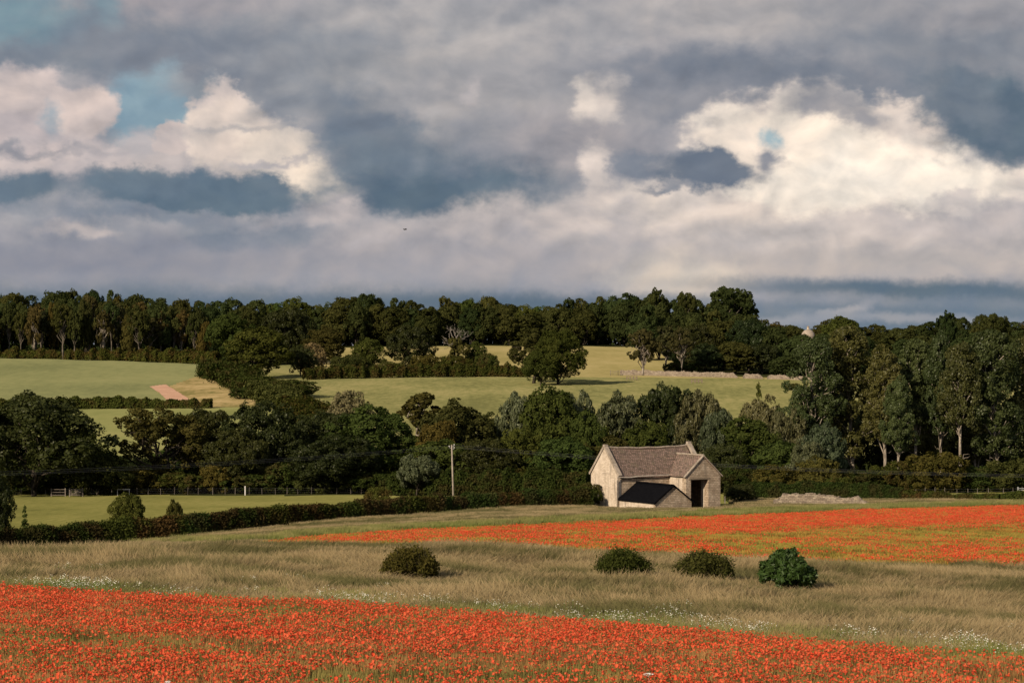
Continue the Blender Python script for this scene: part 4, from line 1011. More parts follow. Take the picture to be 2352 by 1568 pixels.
# ------------------------------------------------------------------ walls
def stone_wall(name, label, path, tops, thick, seed, step=.35, jag=.10, parts=True):
    """dry stone wall following path (bearing, distance) with an uneven top"""
    r = R(seed); P = np.array([[X(a, b), b] for a, b in path]); seg = np.linalg.norm(np.diff(P, axis=0), axis=1); s = np.concatenate([[0], np.cumsum(seg)])
    n = int(s[-1]/step); q = np.linspace(0, s[-1], n); x = np.interp(q, s, P[:, 0]); y = np.interp(q, s, P[:, 1]); h = np.interp(q, s, tops)
    h = h+r.normal(size=n)*jag*.5+jag*np.sin(q*1.3+1)*.6; h = np.maximum(h, .05)
    gz = np.array([float(ground(CX+xx*F/yy, yy)) for xx, yy in zip(x, y)])
    O = np.array([x[0], y[0], gz[0]]); V = []; rows = 7
    d = np.stack([np.gradient(x), np.gradient(y)], 1); d = unit(d); nx, ny = -d[:, 1], d[:, 0]
    prof_ = [(-.5, 0), (-.46, .45), (-.42, .85), (-.25, 1.0), (.25, 1.0), (.42, .85), (.46, .45), (.5, 0)]
    for k, (a, b) in enumerate(prof_):
        jj = r.normal(size=n)*.03
        V.append(np.stack([x+nx*(a*thick+jj)-O[0], y+ny*(a*thick+jj)-O[1], gz-.3*(b == 0)+h*b+(r.normal(size=n)*.03 if b else 0)-O[2]], 1))
    V = np.stack(V, 1); m = V.shape[1]; idx = np.arange(n*m).reshape(n, m)
    Q = np.stack([idx[:-1, :-1], idx[:-1, 1:], idx[1:, 1:], idx[1:, :-1]], -1).reshape(-1, 4)
    Q = np.concatenate([Q, [[idx[0, 0], idx[0, 2], idx[0, 5], idx[0, 7]], [idx[-1, 7], idx[-1, 5], idx[-1, 2], idx[-1, 0]]]])
    o = link(name, None, loc=tuple(O)); tag(o, label, 'wall')
    link('masonry', mesh_np('masonry', V.reshape(-1, 3), Q, M_wallst), o)
    mb = MB()                                                     # loose coping stones
    for i in range(2, n-2):
        if r.random() < .8:
            a, b, c = r.uniform(.12, .26), r.uniform(.12, .24), r.uniform(.06, .14); z = gz[i]+h[i]-O[2]-.02
            cx_, cy_ = x[i]-O[0]+r.normal()*.06, y[i]-O[1]+r.normal()*.06; A = math.atan2(d[i, 1], d[i, 0])+r.normal()*.2
            base = []
            for sx, sy in ((-1, -1), (1, -1), (1, 1), (-1, 1)):
                ux, uy = sx*a*r.uniform(.8, 1.1), sy*b*r.uniform(.8, 1.1); base.append((cx_+ux*math.cos(A)-uy*math.sin(A), cy_+ux*math.sin(A)+uy*math.cos(A), z+r.normal()*.01))
            mb.add(base+[(p[0]*.9+cx_*.1, p[1]*.9+cy_*.1, p[2]+c+r.normal()*.02) for p in base], [(0, 3, 2, 1), (4, 5, 6, 7), (0, 1, 5, 4), (1, 2, 6, 5), (2, 3, 7, 6), (3, 0, 4, 7)])
    mb.build('coping_stones', M_wallst, o)
stone_wall('ruined_stone_wall', 'crumbling grey stone wall stub in front of the clipped hedge, right of the barn', [(1776, 309), (1782, 309), (1795, 309), (1798, 309), (1860, 308.5), (1910, 308), (1940, 307.5), (1962, 307.5), (1972, 307.5), (1980, 307.5), (2004, 307)],
           [.9, 1.1, 1.25, 1.8, 1.75, 1.55, 1.2, 1.3, 1.55, 1.0, .35], .7, 21, .3, .07)
stone_wall('dry_stone_wall', 'pale dry stone wall between middle pasture and dark wood, left stretch', [(1424, 908), (1500, 904), (1600, 898), (1686, 893), (1694, 893)], [1.9, 1.9, 1.75, 1.7, .6], .7, 22, .8, .2)
stone_wall('dry_stone_wall', 'pale dry stone wall between middle pasture and dark wood, short middle stretch', [(1706, 892), (1712, 892), (1745, 890), (1752, 890)], [.6, 1.7, 1.6, .6], .7, 23, .8, .15)
stone_wall('dry_stone_wall', 'pale dry stone wall disappearing behind the poplars', [(1762, 889), (1770, 889), (1900, 880), (2000, 876), (2150, 872), (2260, 870)], [.6, 1.6, 1.6, 1.6, 1.6, 1.6], .7, 24, .8, .2)

# ------------------------------------------------------------------ pole and wires
def pole():
    b = G(1042, 335, -.1); H = top_z(1021, 335)-b.z; o = link('utility_pole', None, loc=b); tag(o, 'pale weathered wooden utility pole rising from the hedge, carrying thin wires', 'pole')
    mb = MB(); mb.tube([(0, 0, 0), (-.14, 0, H*.5), (-.27, 0, H)], [.14, .12, .10], 10); mb.build('shaft', plain('weathered_pole_wood', (.30, .25, .19), .9, (.42, .36, .28), 2), o, True)
    for z, sx in ((H-.15, 1), (H-.35, -1), (H-.55, 1)):
        m2 = MB(); m2.tube([(-.27, 0, z-.15), (-.27+.28*sx, 0, z-.05), (-.27+.34*sx, 0, z+.12)], .035, 5); br = m2.build('bracket', M_metal, o)
        m3 = MB(); m3.tube([(-.27+.34*sx, 0, z+.05), (-.27+.34*sx, 0, z+.15), (-.27+.34*sx, 0, z+.25)], [.05, .075, .04], 8); m3.build('insulator', M_white, br)
    return b, H
pb, pH = pole()
def wire(a, b, sag, label, r=.012):
    a = Vector(a); b = Vector(b); mb = MB(); pts = []
    for i in range(25):
        t = i/24; p = a.lerp(b, t); p.z -= sag*4*t*(1-t); pts.append(p-a)
    mb.tube(pts, r, 4); o = mb.build('overhead_wire', M_wire); o.location = a; tag(o, label, 'wire', 'overhead wires')
for k, (z, yl, yr) in enumerate(((.10, 1082, 1090), (-.1, 1087, 1093), (-.3, 1090, 1096))):
    sx = 1 if k != 1 else -1; s0 = Vector((pb.x-.27+.34*sx, pb.y, pb.z+pH-.03-.2*k)); nm = ['uppermost', 'middle', 'lowest'][k]
    wire(s0, (X(-160, 250), 250, top_z(yl+6, 250)), .5, f'{nm} of the thin wires running from the pole off to the left', .008)
    wire(s0, (X(2520, 330), 330, top_z(yr+1, 330)), .9, f'{nm} of the thin wires running from the pole past the barn to the right', .008)

# ------------------------------------------------------------------ fences, gates
def fence(label, path, n, h, white=(), wires=3, jit=.1, seed=3, wd=.038):
    r = R(seed); P = np.array([[X(a, b), b] for a, b in path]); seg = np.linalg.norm(np.diff(P, axis=0), axis=1); s = np.concatenate([[0], np.cumsum(seg)])
    q = np.linspace(0, s[-1], n)+r.uniform(-.3, .3, n); x = np.interp(q, s, P[:, 0]); y = np.interp(q, s, P[:, 1])
    z = np.array([float(ground(CX+a*F/b, b)) for a, b in zip(x, y)]); O = Vector((x[0], y[0], z[0])); o = link('fence', None, loc=O); tag(o, label, 'fence')
    for i in range(n):
        mb = MB(); hh = h*r.uniform(.88, 1.12); w = wd*r.uniform(.8, 1.2); t = r.normal()*.03
        p = Vector((x[i], y[i], z[i]))-O; mb.tube([p-Vector((0, 0, .1)), p+Vector((t, 0, hh))], [w, w*.9], 6); mb.build('post', M_post, o)
    for k in range(wires):
        mb = MB(); mb.tube([Vector((x[i], y[i]-.06, z[i]+h*(.3+.28*k)))-O for i in range(n)], .003, 4); mb.build('wire', M_metal, o)
fence('post and wire fence at the far edge of the small left meadow', [(20, 417), (250, 418), (500, 418), (860, 417)], 30, 1.25, seed=4)
fence('post and wire fence behind the strip of meadow at the right edge', [(2075, 372), (2200, 372), (2332, 371), (2450, 371)], 16, 1.35, seed=5)
fence('row of thin posts along the edge of the left wood', [(-30, 1001), (150, 1001), (260, 1000)], 12, 1.6, seed=6, wires=1, wd=.09)

def rail_gate(name, label, px0, px1, Y, h, mat, bars=5, cat='gate', brace=True, pw=.09):
    a = G(px0, Y); b = G(px1, Y); o = link(name, None, loc=a); tag(o, label, cat); d = b-a
    for q in (Vector((0, 0, 0)), d):
        mb = MB(); mb.box((q.x-pw, q.y-pw, q.z-.1), (q.x+pw, q.y+pw, q.z+h*1.15)); mb.build('post', mat, o)
    for k in range(bars):
        z = h*(.15+.8*k/(max(1, bars-1))); mb = MB(); mb.box((pw, -.03, z), (d.x-pw, .03, z+.09)); mb.build('rail', mat, o)
    if brace:
        mb = MB(); mb.prism([(pw, .035, h*.15), (pw+.1, .035, h*.15), (d.x-pw, .035, h*.95), (d.x-pw-.1, .035, h*.95)], (0, .03, 0)); mb.build('brace', mat, o)
rail_gate('field_gate', 'brown wooden field gate at the far left corner of the small meadow', 160, 190, 414, 1.25, M_post, 5)
rail_gate('rail_fence', 'short grey rail fence left of the brown wooden gate', 118, 150, 415, 1.2, M_post, 3, 'fence', False)
rail_gate('metal_gate', 'grey metal gate at the right edge behind the poppy field', 2338, 2372, 368, 1.3, M_metal, 5)
rail_gate('pasture_gate', 'small pale gate at the left end of the pasture wall', 1402, 1420, 905, 1.7, M_post, 4)
def goal():
    a = G(270, 417); o = link('white_frame', None, loc=a); tag(o, 'white goal-like frame standing at the foot of the tree belt', 'frame'); w = X(297, 417)-a.x; H = 1.0
    for q in (0, w):
        mb = MB(); mb.box((q-.05, -.05, -.1), (q+.05, .05, H)); mb.build('post', M_white, o)
    mb = MB(); mb.box((-.1, -.06, H+.002), (w+.1, .06, H+.13)); mb.build('crossbar', M_white, o)
goal()
def single_post(px, Y, h, mat, label, w=.09):
    o = link('post', None, loc=G(px, Y)); tag(o, label, 'post'); mb = MB(); mb.box((-w, -w, -.1), (w, w, h)); mb.build('shaft', mat, o); m2 = MB(); m2.prism([(-w-.01, -w-.01, h+.002), (w+.01, -w-.01, h+.002), (0, -w-.01, h+w)], (0, 2*w+.02, 0)); m2.build('cap', mat, o)
single_post(563, 416, 1.5, M_white, 'single white post in the fence line of the small meadow')
single_post(1665, 335, .9, M_post, 'short grey post beside the dark bush right of the barn', .06)
def trough(px, Y, label):
    o = link('wooden_pen', None, loc=G(px, Y)); tag(o, label, 'pen')
    for x_ in (0, 1.2, 2.4, 3.6):
        for y_ in (0, 2.2):
            mb = MB(); mb.box((x_-.12, y_-.12, -.1), (x_+.12, y_+.12, 1.5)); mb.build('post', M_timber, o)
    for y_ in (-.14, 2.34):
        for z_ in (.6, 1.25):
            mb = MB(); mb.box((-.1, y_-.05, z_), (3.7, y_+.05, z_+.2)); mb.build('rail', M_timber, o)
trough(1440, 862, 'small wooden tree guard pen on the pasture right of the great oak')
trough(1589, 842, 'low wooden pen on the pasture below the middle of the pasture wall')

def dome_house():
    o = link('domed_building', None, loc=G(1856, 1120)); g = o.location.z; Y = 1120; k = Y/F
    zt = top_z(756, Y)-g; z0 = zt-3.6; rr = 16*k
    tag(o, 'pale stone dome with a little lantern showing above the distant trees', 'building')
    mb = MB(); mb.tube([(0, 0, 0), (0, 0, z0-.8)], rr*.97, 20); mb.build('drum_wall', M_render, o)
    mb = MB(); mb.tube([(0, 0, z0-.79), (0, 0, z0-.4)], rr*1.04, 20); mb.build('cornice', M_coping, o)
    mb = MB(); mb.tube([(0, 0, z0-.39)]+[(0, 0, z0+3.6*math.sin(t)) for t in np.linspace(0.02, 1.5, 9)], [rr*.99]+[rr*math.cos(t) for t in np.linspace(0.02, 1.5, 9)], 20); mb.build('dome_roof', M_coping, o, True)
    mb = MB(); mb.tube([(0, 0, zt-.1), (0, 0, zt+1.0)], .55, 8); ln = mb.build('lantern', M_render, o)
    mb = MB(); mb.tube([(0, 0, zt+1.0), (0, 0, zt+1.25), (0, 0, zt+1.7)], [.75, .5, .05], 8); mb.build('cap', M_coping, ln)
dome_house()

def bird():
    Y = 150; o = link('bird', None, loc=(X(930, Y), Y, top_z(527, Y))); tag(o, 'small dark bird gliding below the grey cloud', 'bird')
    V = []; r = [(-.10, .0, 0.0, .01), (-.07, .0, .0, .028), (0, .0, 0, .036), (.07, 0, 0, .024), (.14, 0, -.004, .008)]
    mb = MB(); mb.tube([Vector((a, b, c)) for a, b, c, d in r], [d for a, b, c, d in r], 8)
    for s in (-1, 1):
        mb.add([(-.05, 0, .015), (.05, 0, .015), (.06, s*.14, .04), (.0, s*.30, .0), (-.03, s*.15, .05), (-.05, 0, .005), (.05, 0, .005), (.06, s*.14, .034), (.0, s*.30, -.003), (-.03, s*.15, .044)],
               [(0, 1, 2, 4), (4, 2, 3), (5, 9, 7, 6), (9, 8, 7), (1, 6, 7, 2), (2, 7, 8, 3), (0, 4, 9, 5), (4, 3, 8, 9)])
    b = mb.build('body', plain('dark_feathers', (.02, .018, .016), .8), o, False); b.rotation_euler = (0, 0, .5)
bird()

# ------------------------------------------------------------------ long grass, poppies, daisies (nobody could count them)
def grass_mat(name, stops, dark, patch=(.10, .10), seed=0., tr=.3, pat=.85):
    m, t, o = new_mat(name); h = t.n('ShaderNodeAttribute', attribute_name='h').outputs['Fac']; tone = t.n('ShaderNodeAttribute', attribute_name='tone').outputs['Fac']
    p = t.scl(pos(t), (patch[0], patch[1], 0), loc=(seed, 0, 0))
    n = t.noise(p, 1.0, 5, .62); n2 = t.noise(pos(t), .9, 2, .5)
    k = t.math('ADD', n, t.math('MULTIPLY_ADD', n2, .35, -.175))
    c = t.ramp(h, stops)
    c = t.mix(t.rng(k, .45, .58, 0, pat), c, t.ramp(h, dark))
    c = t.mix(1.0, c, t.mix(tone, (.72, .78, .72), (1.25, 1.2, 1.15)), 'MULTIPLY')
    d = t.n('ShaderNodeBsdfDiffuse'); t.put(d.inputs[0], c); q = t.n('ShaderNodeBsdfTranslucent'); t.put(q.inputs[0], c)
    x = t.n('ShaderNodeMixShader'); x.inputs[0].default_value = tr; t.L.new(d.outputs[0], x.inputs[1]); t.L.new(q.outputs[0], x.inputs[2])
    t.L.new(x.outputs[0], o.inputs[0]); return m
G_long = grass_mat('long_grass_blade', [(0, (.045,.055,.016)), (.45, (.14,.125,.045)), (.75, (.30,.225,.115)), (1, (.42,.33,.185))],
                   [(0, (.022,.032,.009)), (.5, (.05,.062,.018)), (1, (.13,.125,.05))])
G_edge = grass_mat('green_verge_blade', [(0, (.05,.08,.018)), (.6, (.16,.19,.05)), (1, (.36,.31,.13))], [(0, (.04,.07,.012)), (.6, (.10,.15,.03)), (1, (.22,.23,.07))])
G_crop = grass_mat('crop_blade', [(0, (.06,.06,.02)), (.5, (.19,.145,.045)), (1, (.48,.25,.10))], [(0, (.06,.08,.02)), (.5, (.15,.18,.04)), (1, (.30,.27,.09))], pat=.8)
G_crop2 = grass_mat('far_crop_blade', [(0, (.10,.09,.02)), (.5, (.26,.20,.035)), (1, (.48,.28,.07))], [(0, (.09,.12,.02)), (.5, (.20,.22,.04)), (1, (.36,.30,.07))], patch=(.03, .05), pat=.95)

def blades(r, size, n, h, w, lean, curve, hv=.3, spread=.35, head=0.0, lv=.35):
    """n curved blades on a size x size tile; 3 quads each, attributes h and tone"""
    x = r.uniform(-size/2, size/2, n); y = r.uniform(-size/2, size/2, n); H = h*r.uniform(1-hv, 1+hv, n)
    az = r.normal(0, lv, n); ln = lean*r.uniform(.3, 1.5, n); dx = np.cos(az)*ln+r.normal(0, spread*.25, n); dy = np.sin(az)*ln+r.normal(0, spread*.25, n)
    fa = r.uniform(-.7, .7, n); wx, wy = np.cos(fa)*w/2, np.sin(fa)*w/2; rows = []
    ts = [0, .4, .75, 1.0]; ws = [.8, 1.0, 1.0+head, .12]
    for t, k in zip(ts, ws):
        q = t+curve*t*t; cx_ = x+dx*H*q; cy_ = y+dy*H*q; z = H*(t-.18*ln*t*t)
        rows.append(np.stack([cx_-wx*k, cy_-wy*k, z], 1)); rows.append(np.stack([cx_+wx*k, cy_+wy*k, z], 1))
    V = np.stack(rows, 1); b = (np.arange(n)*8)[:, None]; Q = np.concatenate([b+np.array([[0, 1, 3, 2]]), b+np.array([[2, 3, 5, 4]]), b+np.array([[4, 5, 7, 6]])])
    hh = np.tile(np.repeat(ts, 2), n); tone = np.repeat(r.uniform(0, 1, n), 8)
    return V.reshape(-1, 3), Q, hh, tone

def scatter(name, protos, pts, idx, rotz, scale, label=None):
    """ONE object: proto meshes instanced on points by a node group"""
    col = bpy.data.collections.new(name+'_kinds')
    for i, me in enumerate(protos):
        ob = bpy.data.objects.new(f'{name}_{chr(97+i)}', me); col.objects.link(ob)
    me = bpy.data.meshes.new(name); me.vertices.add(len(pts)); me.vertices.foreach_set('co', np.asarray(pts, np.float32).ravel())
    a = me.attributes.new('kind_index', 'INT', 'POINT'); a.data.foreach_set('value', np.asarray(idx, np.int32))
    rv = np.zeros((len(pts), 3), np.float32)
    if np.ndim(rotz) == 2: rv[:] = rotz
    else: rv[:, 2] = rotz
    a = me.attributes.new('turn', 'FLOAT_VECTOR', 'POINT'); a.data.foreach_set('vector', rv.ravel())
    sv = np.asarray(scale, np.float32); sv = np.repeat(sv[:, None], 3, 1) if sv.ndim == 1 else sv
    a = me.attributes.new('size', 'FLOAT_VECTOR', 'POINT'); a.data.foreach_set('vector', sv.ravel())
    o = link(name, me); ng = bpy.data.node_groups.new(name+'_nodes', 'GeometryNodeTree')
    ng.interface.new_socket('Geometry', in_out='INPUT', socket_type='NodeSocketGeometry'); ng.interface.new_socket('Geometry', in_out='OUTPUT', socket_type='NodeSocketGeometry')
    N = ng.nodes; K = ng.links; gi = N.new('NodeGroupInput'); go = N.new('NodeGroupOutput'); ci = N.new('GeometryNodeCollectionInfo')
    ci.inputs['Collection'].default_value = col; ci.inputs['Separate Children'].default_value = True; ci.inputs['Reset Children'].default_value = True
    ip = N.new('GeometryNodeInstanceOnPoints'); ip.inputs['Pick Instance'].default_value = True
    def at(nm, ty):
        x = N.new('GeometryNodeInputNamedAttribute'); x.data_type = ty; x.inputs['Name'].default_value = nm; return x.outputs['Attribute']
    K.new(gi.outputs[0], ip.inputs['Points']); K.new(ci.outputs[0], ip.inputs['Instance']); K.new(at('kind_index', 'INT'), ip.inputs['Instance Index'])
    K.new(at('turn', 'FLOAT_VECTOR'), ip.inputs['Rotation']); K.new(at('size', 'FLOAT_VECTOR'), ip.inputs['Scale']); K.new(ip.outputs[0], go.inputs[0])
    md = o.modifiers.new('scatter', 'NODES'); md.node_group = ng
    return tag(o, label, kind='stuff')

def grid_pts(Y0, Y1, step, r, x0=-260, x1=2620):
    out = []
    y = Y0
    while y < Y1:
        xa, xb = X(x0, y), X(x1, y); xs = np.arange(xa, xb, step); out.append(np.stack([xs+r.uniform(-.4, .4, len(xs))*step, np.full(len(xs), y)+r.uniform(-.4, .4, len(xs))*step], 1)); y += step
    P = np.concatenate(out); px = CX+P[:, 0]*F/P[:, 1]; cy = HZ-canopy(px, P[:, 1])*F/P[:, 1]; gz = ground(px, P[:, 1])
    return np.column_stack([P, gz]), px, cy
def vnoise(x, y, seed):
    r = R(seed); g = r.uniform(0, 1, (64, 64)); fx, fy = np.floor(x).astype(int), np.floor(y).astype(int); tx, ty = x-fx, y-fy
    tx = tx*tx*(3-2*tx); ty = ty*ty*(3-2*ty); q = lambda a, b: g[a % 64, b % 64]
    return (q(fx, fy)*(1-tx)+q(fx+1, fy)*tx)*(1-ty)+(q(fx, fy+1)*(1-tx)+q(fx+1, fy+1)*tx)*ty
def fbm(x, y, seed): return .5*vnoise(x, y, seed)+.3*vnoise(x*2.1, y*2.1, seed+1)+.2*vnoise(x*4.3, y*4.3, seed+2)
E1 = lambda p: np.interp(p, [-400, 0, 300, 600, 760, 1100, 1400, 1650, 1800, 2000, 2352, 2800], [1322, 1340, 1359, 1371, 1376, 1401, 1426, 1447, 1457, 1476, 1502, 1540])
E2 = lambda p: np.interp(p, [600, 1000, 1176, 1400, 1600, 1760, 2000, 2352, 2800], [1243, 1245, 1249, 1262, 1269, 1279, 1286, 1291, 1297])
E3 = lambda p: np.interp(p, [600, 700, 900, 1176, 1400, 1700, 2000, 2352, 2800], [1243, 1229, 1215, 1202, 1192, 1179, 1166, 1157, 1150])
HEDGE_Y = lambda p: np.interp(p, [-90, 0, 300, 600, 900, 1250, 1352, 1410, 1500, 1660, 1690, 2352, 2800], [239, 245, 257, 269, 286, 303, 306, 309, 299, 303, 340, 318, 318])

def build_vegetation():
    r = R(101)
    # --- long grass
    tiles = []
    for k in range(7):
        V, Q, h, t = blades(r, 1.15, 380, .6+.08*(k % 3), .011, .20, .9, head=.35, lv=.8, spread=.5)
        V_, Q_, h_, t_ = blades(r, 1.15, 50, .92, .011, .28, 1.1, head=1.0, lv=.9, spread=.5); Q = np.concatenate([Q, Q_+len(V)]); V = np.concatenate([V, V_]); h = np.concatenate([h, h_*1.0]); t = np.concatenate([t, t_*.4+.6])
        tiles.append(mesh_np('grass_tile', V, Q, G_long, {'h': h, 'tone': t}))
    P, px, cy = grid_pts(50, 176, .95, r); jit = r.normal(size=len(P))*2.5
    m = (cy+jit < E1(px)-2) & (((cy+jit*.4 > E2(px)+1) & (px >= 600)) | ((px < 600) & (P[:, 1] < 131)))
    P, px, cy = P[m], px[m], cy[m]; n = len(P); f = fbm(P[:, 0]*.16, P[:, 1]*.07, 5)
    # low along the poppy edge, hummocky within
    ed = np.clip((E1(px)-cy)/35, 0, 1); s = (.30+1.0*f)*(.6+.4*ed)*np.where(px > 560, (.40+.35*f)+(.60-.35*f)*np.clip((cy-E2(px))/26, 0, 1), 1)
    near_bush = np.zeros(n)
    for bx, bb, bw in ((945, 1312, 1.3), (1428, 1322, 1.3), (1616, 1326, 1.4), (1808, 1343, 1.4)):
        by = yat(bx, bb, 70, 130)-1.6
        d = np.hypot(P[:, 0]-X(bx, by), (P[:, 1]-by)*.5)/bw; near_bush = np.maximum(near_bush, d < 1.0)
    s = np.where(near_bush > 0, s*.75, s)
    sc = np.stack([np.ones(n), np.ones(n), s], 1)*1.0
    wind = 2.6*(fbm(P[:, 0]*.07+3, P[:, 1]*.09, 25) > .5)+r.normal(size=n)*.45
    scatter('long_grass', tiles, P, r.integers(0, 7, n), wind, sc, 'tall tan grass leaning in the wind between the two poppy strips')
    # --- green verge along both poppy edges
    vt = []
    for k in range(4):
        V, Q, h, t = blades(r, 1.1, 260, .5, .015, .15, .5, head=.2)
        vt.append(mesh_np('verge_tile', V, Q, G_edge, {'h': h, 'tone': t}))
    P, px, cy = grid_pts(46, 112, .9, r); d = E1(px)-cy+r.normal(size=len(P))*4
    k = (d > -6) & (d < 16+14*fbm(P[:, 0]*.2, P[:, 1]*.2, 8)); P, px = P[k], px[k]
    V2, px2, cy2 = grid_pts(175, 312, 1.5, r); d = E3(px2)-cy2+r.normal(size=len(V2))*1.0; k2 = (d > -1) & (d < 7.5) & (V2[:, 1] < HEDGE_Y(px2)-1)
    Q2 = V2[k2]; n1, n2 = len(P), len(Q2)
    scatter('green_verge', vt, np.concatenate([P, Q2]), r.integers(0, 4, n1+n2), r.uniform(-.5, .5, n1+n2), np.concatenate([r.uniform(.7, 1.05, n1), r.uniform(1.2, 1.7, n2)]), 'greener grass along the edges of the poppy strips')
    # --- far grass strip up to the hedge and barn
    ft = []
    for k in range(5):
        V, Q, h, t = blades(r, 2.1, 520, .62, .026, .22, .8, head=.3, lv=.8, spread=.5)
        ft.append(mesh_np('far_grass_tile', V, Q, G_long, {'h': h, 'tone': t}))
    P, px, cy = grid_pts(131, 345, 1.75, r); E3v = np.where(px < 600, 1e9, E3(px))
    hid = (P[:, 1] > 312) & (px < 1690)
    k = ((cy+r.normal(size=len(P))*1.2 < E3v-6)) & (P[:, 1] < HEDGE_Y(px)-.6) & ~hid
    # keep clear of barn floor
    ox, oy = X(1418, 308), 308; lx = (P[:, 0]-ox)*math.cos(math.radians(30))+(P[:, 1]-oy)*.5; ly = -(P[:, 0]-ox)*.5+(P[:, 1]-oy)*math.cos(math.radians(30))
    inb = ((lx > -.9) & (lx < 14.3) & (ly > -.9)) | ((lx > -.9) & (lx < 6.5) & (ly > -9.4)) | ((lx > 7.2) & (lx < 14.3) & (ly > -4.7))
    k &= ~inb
    P = P[k]; n = len(P); f = fbm(P[:, 0]*.1, P[:, 1]*.05, 15)
    scatter('far_long_grass', ft, P, r.integers(0, 5, n), r.uniform(-.5, .35, n), np.stack([np.ones(n), np.ones(n), (.6+.7*f)*np.where((px[k] > 1360) & (px[k] < 1700) & (P[:, 1] > 285), .62, 1)], 1), 'strip of long tan grass below the hedge and round the barn')
    # --- crop among the near poppies
    ct = []
    for k in range(5):
        V, Q, h, t = blades(r, .95, 300, .46, .011, .06, .4, head=.5, spread=.3)
        ct.append(mesh_np('crop_tile', V, Q, G_crop, {'h': h, 'tone': t}))
    P, px, cy = grid_pts(36, 92, .8, r); k = cy+r.normal(size=len(P))*2 > E1(px)-2; P = P[k]; n = len(P)
    scatter('crop', ct, P, r.integers(0, 5, n), r.uniform(-3, 3, n), r.uniform(.85, 1.1, n), 'thin tan and green crop stems growing among the near poppies')
    # --- near poppies, flower by flower
    mp, t, o = new_mat('poppy_petal'); tone = t.n('ShaderNodeAttribute', attribute_name='tone').outputs['Fac']; hh = t.n('ShaderNodeAttribute', attribute_name='h').outputs['Fac']; ob = t.n('ShaderNodeObjectInfo').outputs['Random']
    c = t.mix(ob, (.80, .080, .028), (.86, .19, .080)); c = t.mix(t.math('MULTIPLY', tone, .35), c, (.9, .18, .09)); c = t.mix(t.rng(hh, -.2, .22, 1, 0), c, (.03, .01, .01))
    st_ = t.n('ShaderNodeAttribute', attribute_name='stem').outputs['Fac']; c = t.mix(st_, c, (.12, .15, .04))
    d = t.n('ShaderNodeBsdfDiffuse'); t.put(d.inputs[0], c); q = t.n('ShaderNodeBsdfTranslucent'); t.put(q.inputs[0], c); x = t.n('ShaderNodeMixShader'); x.inputs[0].default_value = .35
    t.L.new(d.outputs[0], x.inputs[1]); t.L.new(q.outputs[0], x.inputs[2]); t.L.new(x.outputs[0], o.inputs[0])
    def flower(r, seg, R0, open_, z0, tilt, stem=True, cx=0., cy=0.):
        rings = [(.06, .0), (.55, .35), (1.0, 1.0)]; V = [(0, 0, 0)]; H = [0.]
        ph = r.uniform(0, 6.28)
        for k, (a, b) in enumerate(rings[1:]):
            for s in range(seg):
                w = 2*math.pi*s/seg+ph; lob = 1+.16*math.cos(4*w)*a+r.normal()*.07*a; V.append((math.cos(w)*R0*a*lob, math.sin(w)*R0*a*lob, R0*open_*b*(1+r.normal()*.22))); H.append(a)
        V = np.array(V); Q = []
        for s in range(0, seg, 2): Q.append((0, 1+s, 1+(s+1) % seg, 1+(s+2) % seg))
        for s in range(seg): Q.append((1+s, 1+seg+s, 1+seg+(s+1) % seg, 1+(s+1) % seg))
        a = r.uniform(0, 6.28); M = Matrix.Rotation(tilt, 3, Vector((math.cos(a), math.sin(a), 0))); V = V@np.array(M).T+np.array([cx, cy, z0])
        H = np.array(H); S = np.zeros(len(V)); Q = np.array(Q)
        if stem:
            b = len(V); w_ = .004; dx, dy = r.normal()*.04, r.normal()*.04
            V = np.vstack([V, [[cx-w_, cy, z0], [cx+w_, cy, z0], [cx+w_+dx, cy+dy, z0-.35], [cx-w_+dx, cy+dy, z0-.35]]]); H = np.append(H, [1]*4); S = np.append(S, [1]*4); Q = np.vstack([Q, [b, b+1, b+2, b+3]])
        return V, Q, H, S
    fl = []
    for k in range(10):
        V, Q, H, S = flower(r, 8, r.uniform(.023, .039), r.choice([.35, .6, .9, 1.2]), 0, r.uniform(.1, 1.1)); 
        fl.append(mesh_np('poppy_flower', V, Q, mp, {'h': H, 'tone': np.full(len(V), r.random()), 'stem': S}))
    P, px, cy = grid_pts(37, 92, .090, r); k = cy+r.normal(size=len(P))*1.5 > E1(px)+1; P, px, cy = P[k], px[k], cy[k]
    f = fbm(P[:, 0]*.28, P[:, 1]*.13, 31); f2 = fbm(P[:, 0]*.9, P[:, 1]*.6, 41)
    dens = np.clip(.54+1.4*(f-.5)+1.0*(f2-.5), .07, 1)
    # sparser belt across the lower left, thinner towards the lower right; dense just under the edge
    gap = np.exp(-((cy-np.interp(px, [0, 400, 900, 1400], [1452, 1470, 1500, 1530]))/np.interp(px, [0, 900, 1400], [17, 22, 14]))**2)*np.interp(px, [0, 300, 900, 1500], [.85, .92, .6, .2])
    dens *= 1-gap; dens *= np.interp(px, [0, 1300, 1900, 2352], [1.15, 1.1, .85, .55]); dens *= np.interp(cy-E1(px), [0, 6, 60, 120], [.9, 1.15, 1.05, .8])
    k = r.uniform(size=len(P)) < dens*.95; P = P[k]; n = len(P)
    P[:, 2] += np.clip(r.normal(.50, .055, n), .3, .64)
    print('near poppies', n)
    scatter('poppies', fl, P, r.integers(0, 10, n), r.uniform(-3.1, 3.1, n), r.uniform(.75, 1.3, n), 'dense red poppies of the near field')
    # --- far poppy strip: tiles of crop and of flowers
    c2 = []
    for k in range(4):
        V, Q, h, t = blades(r, 1.9, 330, .46, .034, .06, .4, head=.4, spread=.3)
        c2.append(mesh_np('far_crop_tile', V, Q, G_crop2, {'h': h, 'tone': t}))
